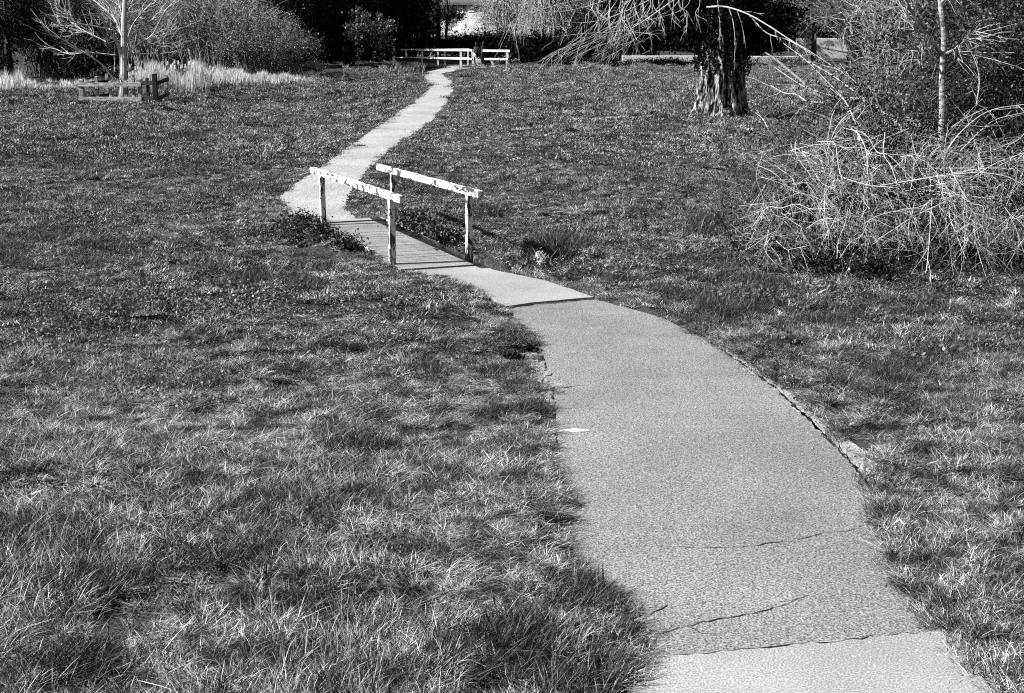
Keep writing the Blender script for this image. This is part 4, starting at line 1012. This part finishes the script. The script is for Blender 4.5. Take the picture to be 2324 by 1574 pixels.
bough([(1700, 34), (1740, 75), (1790, 92), (1850, 128)], 53, 50, .02, 6, .5, .6)
pb_.build('hanging_boughs', M['twig_pale'], ot)

# ------------------------------------------------------------------ thicket at the right
zz = lambda x, y: (1580 + x * .4134, y * .4134)
br = empty('birch_tree', G(2140, 472), 'slender pale barked birch rising out of the brambles', 'tree')
db = br.location.y
def zc(pts, d0, d1=None): 
    d1 = d0 if d1 is None else d1
    return curve([W(*zz(x, y), d0 + (d1 - d0) * k / (len(pts) - 1)) for k, (x, y) in enumerate(pts)])
mb = MB(); ln = zc([(1350, 935), (1345, 800), (1352, 600), (1350, 420), (1360, 200), (1340, 0), (1330, -300), (1340, -700)], db); mb.tube(ln, np.linspace(.075, .04, len(ln)), 9); mb.build('trunk', M['bark_birch'], br)
mb = MB(); rg = np.random.default_rng(5)
for pts, r in (([(1350, 300), (1300, 240), (1220, 130), (1150, 0), (1090, -150)], .05), ([(1365, 300), (1420, 270), (1470, 230), (1560, 130)], .03), ([(1352, 420), (1310, 330), (1240, 260), (1190, 140)], .02), ([(1340, 20), (1420, -60), (1500, -200)], .03)):
    ln = zc(pts, db, db - .8); mb.tube(ln, np.linspace(r, r * .4, len(ln)), 6); side_twigs(mb, ln, 16, 1.0, .010, .2, .7, 4, .2, rg)
mb.build('limbs', M['twig_pale'], br)
# leaning dead limbs
def limb_thing(name, label, cat, pts, d0, d1, r, m, twn=8):
    ln = zc(pts, d0, d1); rt = empty(name, (ln[-1].x, ln[-1].y, 0), label, cat, 'dead limbs round the thicket')
    a = MB(); a.tube(ln, np.linspace(r * .3, r, len(ln)), 7); a.build('stem', m, rt)
    if twn:
        b = MB(); side_twigs(b, ln[::-1], twn, .8, max(.008, r * .25), .0, .8, 3, .1, rg); b.build('twigs', m, rt)
for lb_, pts, d0, d1, r, m, twn in (
    ('thick grey fallen limb leaning down into the thicket', [(380, 290), (440, 330), (560, 430), (700, 545), (900, 610), (1170, 660), (1300, 760)], 48, 34, .085, 'twig_mid', 8),
    ('long pale dead branch above the thick grey fallen limb', [(600, 330), (740, 410), (850, 490), (935, 560), (1060, 640), (1200, 760)], 42, 33, .035, 'twig_pale', 8),
    ('pale dead branch crossing just over the thick grey fallen limb', [(430, 370), (590, 475), (760, 530), (870, 540), (935, 555)], 40, 35, .025, 'twig_pale', 6),
    ('second thick grey limb lying lower behind the brambles', [(560, 590), (700, 640), (860, 700), (1010, 790), (1100, 900)], 34, 27, .045, 'twig_mid', 8),
    ('thin pale branch arching down from the old tree side into the brambles', [(480, 240), (600, 330), (720, 450), (820, 560), (880, 700), (900, 860)], 38, 27, .018, 'twig_pale', 10),
    ('short pale forked branch on the grass by the old tree', [(325, 620), (370, 660), (410, 745)], 42, 40, .022, 'twig_pale', 3),
    ('short pale curved branch lying left of the thicket', [(410, 470), (480, 510), (545, 520), (610, 555), (700, 565)], 43, 38, .026, 'twig_pale', 5),
    ('pale branch sagging between the fallen limbs and the birch', [(790, 350), (860, 440), (930, 485), (1060, 510), (1180, 525)], 40, 34, .02, 'twig_pale', 6),
    ('dark bent limb crossing in front of the bright garden wall', [(690, 265), (800, 285), (880, 300), (960, 330)], 100, 98, .10, 'twig_dark', 5),
    ('dark limb rising before the right part of the bright garden wall', [(900, 230), (960, 280), (1040, 320)], 99, 98, .08, 'twig_dark', 5),
    ('dark broken limb lying on the grass behind the thicket', [(800, 350), (900, 380), (960, 400)], 72, 70, .09, 'twig_dark', 4),
    ('long thin dark limb lying flat on the grass before the low pale wall', [(400, 352), (560, 350), (760, 350)], 90, 90, .07, 'twig_dark', 3)):
    limb_thing('fallen_limb', lb_, 'fallen branch', pts, d0, d1, r, M[m], twn)

def bramble(label, c, rad, h, stems, twigs, r, m, seed, lm=None, nl=0, droop=.9, az=None, ls=.05, group='arching brambles of the thicket', tw_droop=.3, twl=.3, base=.4, name='bramble'):
    return shrub(name, label, 'bramble', c, rad, h, stems, twigs, r, m, lm, nl, ls, droop=droop, base=base, group=group, seed=seed, twl=twl, zlow=.03, az=az, jit=.03, lsig=.10, tw_droop=tw_droop)
gp = lambda x, y: G(x, y)
bramble('dense pale bramble fountain in the middle of the thicket', gp(1925, 592), (1.9, 1.1), 1.55, 100, 330, .0075, M['twig_pale'], 1, M['leaf_black'], 9000, tw_droop=.1, twl=.38)  # black leaves inside the pale brambles paint shaded gaps behind the canes
bramble('pale bramble arching low at the right end of the thicket', gp(2215, 590), (2.3, 1.3), 1.6, 80, 270, .008, M['twig_pale'], 2, M['leaf_black'], 11000, tw_droop=.1, twl=.38)
bramble('pale bramble standing behind the middle one', gp(2060, 520), (2.3, 1.2), 2.0, 75, 280, .008, M['twig_pale'], 3, M['leaf_black'], 11000, tw_droop=.0, twl=.34)
bramble('thin grey bramble at the left edge of the thicket', gp(1735, 585), (1.5, .9), 1.5, 40, 260, .007, M['twig_mid'], 4, M['leaf_mid'], 300, droop=.5, tw_droop=0)
bramble('sparse dark stemmed bramble at the left edge', gp(1665, 560), (.7, .6), 1.5, 12, 70, .008, M['twig_dark'], 5, droop=.1, tw_droop=-.2)
bramble('tall dark stemmed bramble in front of the pale ones', gp(1790, 590), (.8, .6), 1.9, 14, 100, .008, M['twig_dark'], 6, droop=.1, tw_droop=-.2)
bramble('pale bramble at the far right of the picture', gp(2350, 585), (1.6, 1.3), 1.9, 60, 300, .008, M['twig_pale'], 7, M['leaf_black'], 8000, tw_droop=.1, twl=.36)
for k, (x, y, rx, h, nl, lb_) in enumerate(((1850, 470, 1.8, 2.2, 900, 'grey twiggy shrub left in the back of the thicket'), (2010, 440, 2.2, 3.3, 2600, 'tall grey twiggy shrub below the birch'), (2180, 430, 2.0, 3.9, 5200, 'tall leafy shrub right of the birch'), (2310, 440, 2.0, 4.6, 7000, 'dark leafy shrub at the right edge'))):
    shrub('thicket_shrub', lb_, 'shrub', gp(x, y), (rx, 1.4), h, 55, 800, .013, M['twig_mid'] if k < 2 else M['twig_dark'], M['leaf_glint'], nl * 2, .065, droop=.15, base=.5, group='shrubs at the back of the thicket', seed=110 + k, twl=.16, lsig=.1, jit=.05)
shrub('holly_tree', 'black holly filling the top right corner', 'tree', gp(2300, 385), (3.2, 2.2), 5.6, 70, 1500, .02, M['twig_dark'], M['leaf_glint'], 22000, .10, base=.5, seed=130, twl=.2, lsig=.18, jit=.05)
shrub('leafless_tree', 'fine grey leafless tree above the fallen limbs', 'tree', gp(2010, 300), (3.0, 2.2), 6.0, 60, 1600, .02, M['twig_pale'], M['leaf_mid'], 1500, .06, base=.3, seed=131, twl=.2, lsig=.18, jit=.05, zlow=1.2)
# hand placed canes, the ones that read clearly
cn = empty('bramble', G(*zz(1100, 1430)), 'longest pale canes sweeping right across the front of the thicket', 'bramble', 'arching brambles of the thicket')
a = MB(); rg = np.random.default_rng(55)
CANES = [([(1000, 1035), (1150, 1010), (1300, 970), (1450, 945), (1600, 925), (1799, 930)], .013), ([(1010, 1020), (1200, 990), (1400, 960), (1560, 950), (1700, 970), (1799, 1020)], .013), ([(1020, 1075), (1180, 1060), (1280, 1050), (1400, 1065), (1620, 1095)], .015),
         ([(1150, 1050), (1300, 1020), (1500, 980), (1640, 900), (1799, 840)], .012), ([(1200, 930), (1330, 925), (1500, 930), (1640, 980), (1720, 1100)], .012), ([(1000, 1110), (1130, 1125), (1220, 1185), (1290, 1250), (1340, 1330), (1365, 1420)], .017),
         ([(1055, 890), (1120, 980), (1150, 1070), (1200, 1200), (1250, 1330)], .013), ([(1295, 1090), (1285, 1250), (1275, 1380), (1265, 1490)], .014), ([(1480, 1240), (1560, 1360), (1610, 1430), (1655, 1505)], .016), ([(1600, 750), (1690, 830), (1799, 930)], .013),
         ([(780, 1145), (650, 1130), (520, 1160), (420, 1290), (350, 1400)], .010), ([(840, 895), (920, 905), (1000, 935), (1060, 990)], .012), ([(800, 975), (880, 1000), (960, 1020), (1080, 1030)], .012), ([(580, 830), (650, 860), (720, 910), (760, 960), (740, 1050)], .010), ([(850, 705), (900, 750), (935, 840), (940, 960)], .010), ([(720, 830), (760, 720), (820, 640), (900, 600)], .010),
         ([(870, 1240), (920, 1160), (1000, 1190), (1080, 1270), (1130, 1400)], .010), ([(860, 1130), (940, 1180), (1040, 1240), (1160, 1290), (1300, 1300)], .010), ([(1480, 1140), (1560, 1170), (1620, 1230), (1640, 1330)], .012), ([(1520, 1190), (1600, 1260), (1700, 1370), (1799, 1430)], .012), ([(1400, 1060), (1390, 1180), (1430, 1290), (1480, 1420)], .011), ([(1799, 1150), (1740, 1230), (1730, 1340)], .011),
         ([(1380, 820), (1440, 740), (1540, 650), (1640, 600), (1799, 575)], .012), ([(1400, 700), (1480, 650), (1600, 590)], .010), ([(1450, 830), (1540, 740), (1640, 660), (1799, 620)], .010), ([(1540, 570), (1555, 440), (1530, 330), (1480, 240)], .012), ([(790, 1150), (740, 1250), (690, 1340), (650, 1440)], .010), ([(930, 1090), (980, 1180), (960, 1290), (860, 1400)], .010), ([(1110, 1480), (1110, 1330), (1090, 1180), (1040, 1080)], .010)]
def turn(p_):
    A = np.array(p_, float); c_ = A.mean(0); an = rg.normal(0, .75); k_ = rg.uniform(.45, 1.0) * np.array([rg.choice([-1, 1], p=[.4, .6]), 1]); A = (A - c_) * k_
    A = A @ np.array([[math.cos(an), math.sin(an)], [-math.sin(an), math.cos(an)]]) + np.array([rg.uniform(330, 1900), rg.uniform(820, 1400)]) + rg.normal(0, 14, A.shape)
    return [tuple(v_) for v_ in A]
for pts, r in [(p_, r_) for p_, r_ in CANES] + [(turn(p_), r_ * .6) for p_, r_ in CANES for _ in range(7)]:
    r = r * .72
    d = rg.uniform(21.6, 23.4); ln = zc(pts, d, d + rg.uniform(-.8, .5)); a.tube(ln, np.linspace(r, r * .6, len(ln)), 5); side_twigs(a, ln, 7, .45, r * .35, .15, .7, 2, .1, rg)
a.build('canes', M['cane_pale'], cn)
cn = empty('bramble', G(*zz(900, 1400)), 'dull grey canes tangled among the bright ones in the thicket', 'bramble', 'arching brambles of the thicket')
a = MB()
for pts, r in [(turn(p_), r_ * .5) for p_, r_ in CANES for _ in range(6)]:
    d = rg.uniform(21.8, 24.0); ln = zc(pts, d, d + rg.uniform(-.8, .5)); a.tube(ln, np.linspace(r, r * .6, len(ln)), 4); side_twigs(a, ln, 7, .42, r * .4, .1, .7, 2, .1, rg)
a.build('canes', M['twig_mid'], cn)
cn = empty('bramble', G(*zz(450, 1380)), 'thin black canes standing up against the grass', 'bramble', 'arching brambles of the thicket')
a = MB()
for pts, r in ([( [(90, 1480), (60, 1350), (100, 1200), (200, 1130), (330, 1120)], .008), ([(250, 1300), (270, 1150), (330, 1040), (470, 970), (610, 960)], .008), ([(120, 1420), (150, 1180), (150, 1060), (260, 1030), (380, 1060)], .007), ([(380, 1470), (400, 1300), (480, 1240), (560, 1100)], .008)] + [([(225, 1390), (200, 1250), (190, 1100), (150, 1040), (210, 900)], .010), ([(230, 1390), (150, 1230), (60, 1120)], .009), ([(300, 1300), (330, 1130), (350, 980), (385, 860)], .009), ([(390, 1280), (300, 1150), (230, 1000), (200, 860)], .009), ([(480, 1180), (470, 980), (475, 800), (545, 620)], .010), ([(545, 1100), (540, 980), (545, 860)], .008), ([(1050, 900), (1045, 760), (1060, 600)], .010), ([(515, 1480), (505, 1300), (480, 1150)], .010), ([(290, 1130), (400, 1070), (500, 1065), (560, 1110)], .009)]):
    ln = zc(pts, 24.0, 23.4); a.tube(ln, np.linspace(r, r * .5, len(ln)), 5); side_twigs(a, ln, 9, .4, r * .4, .0, .7, 2, .1, rg)
a.build('canes', M['twig_dark'], cn)
# leafy ground cover under the thicket
def cover(label, picks, n, size, h, m, seed):
    r = np.random.default_rng(seed); P = []
    for (x, y, rx, ry, wgt) in picks:
        k = int(n * wgt); p = G(x, y); s_ = p.y / F
        q_ = np.stack([p.x + r.normal(0, rx * s_ * .5, k), p.y + r.normal(0, ry * .5, k), np.abs(r.normal(0, h, k)) + .03], -1); P.append(q_)
    P = np.concatenate(P); P[:, 2] += height(P[:, 0], P[:, 1])
    mb = MB(); leaf_cloud(mb, P, size, .7, .3, 0, r); o = mb.build('ground_cover', m); tag(o, kind='stuff'); return o
cover('', [(1780, 590, 120, .8, .2), (1930, 600, 140, .7, .3), (2080, 595, 140, .7, .3), (2250, 590, 140, .8, .2), (1850, 620, 80, .4, .12), (1980, 630, 60, .3, .1)], 9000, .05, .15, M['leaf_dark'], 1)
cover('', [(1780, 600, 120, .5, .3), (1930, 612, 140, .5, .4), (2150, 605, 160, .5, .4)], 6000, .04, .05, M['leaf_mid'], 11)
cover('', [(1720, 680, 90, .4, .3), (1850, 665, 80, .4, .2), (1790, 815, 30, .2, .12), (2150, 820, 70, .3, .2)], 4200, .05, .05, M['leaf_mid'], 2)
cover('', [(672, 520, 50, .7, .35), (725, 545, 40, .6, .3), (660, 545, 40, .5, .15), (790, 575, 35, .4, .2)], 9000, .042, .11, M['leaf_glint'], 3)
cover('', [(940, 520, 40, .6, .3), (990, 545, 50, .5, .4), (1030, 565, 30, .4, .2)], 9000, .05, .13, M['leaf_glint'], 4)
cover('', [(1190, 800, 30, .12, .6), (1165, 820, 25, .12, .4)], 700, .04, .03, M['leaf_dark'], 5)
cover('', [(470, 690, 240, 1.3, .3), (250, 720, 200, 1.3, .25), (120, 780, 150, 1.2, .2), (350, 860, 200, 1.0, .2)], 9000, .04, .03, M['leaf_mid'], 6)
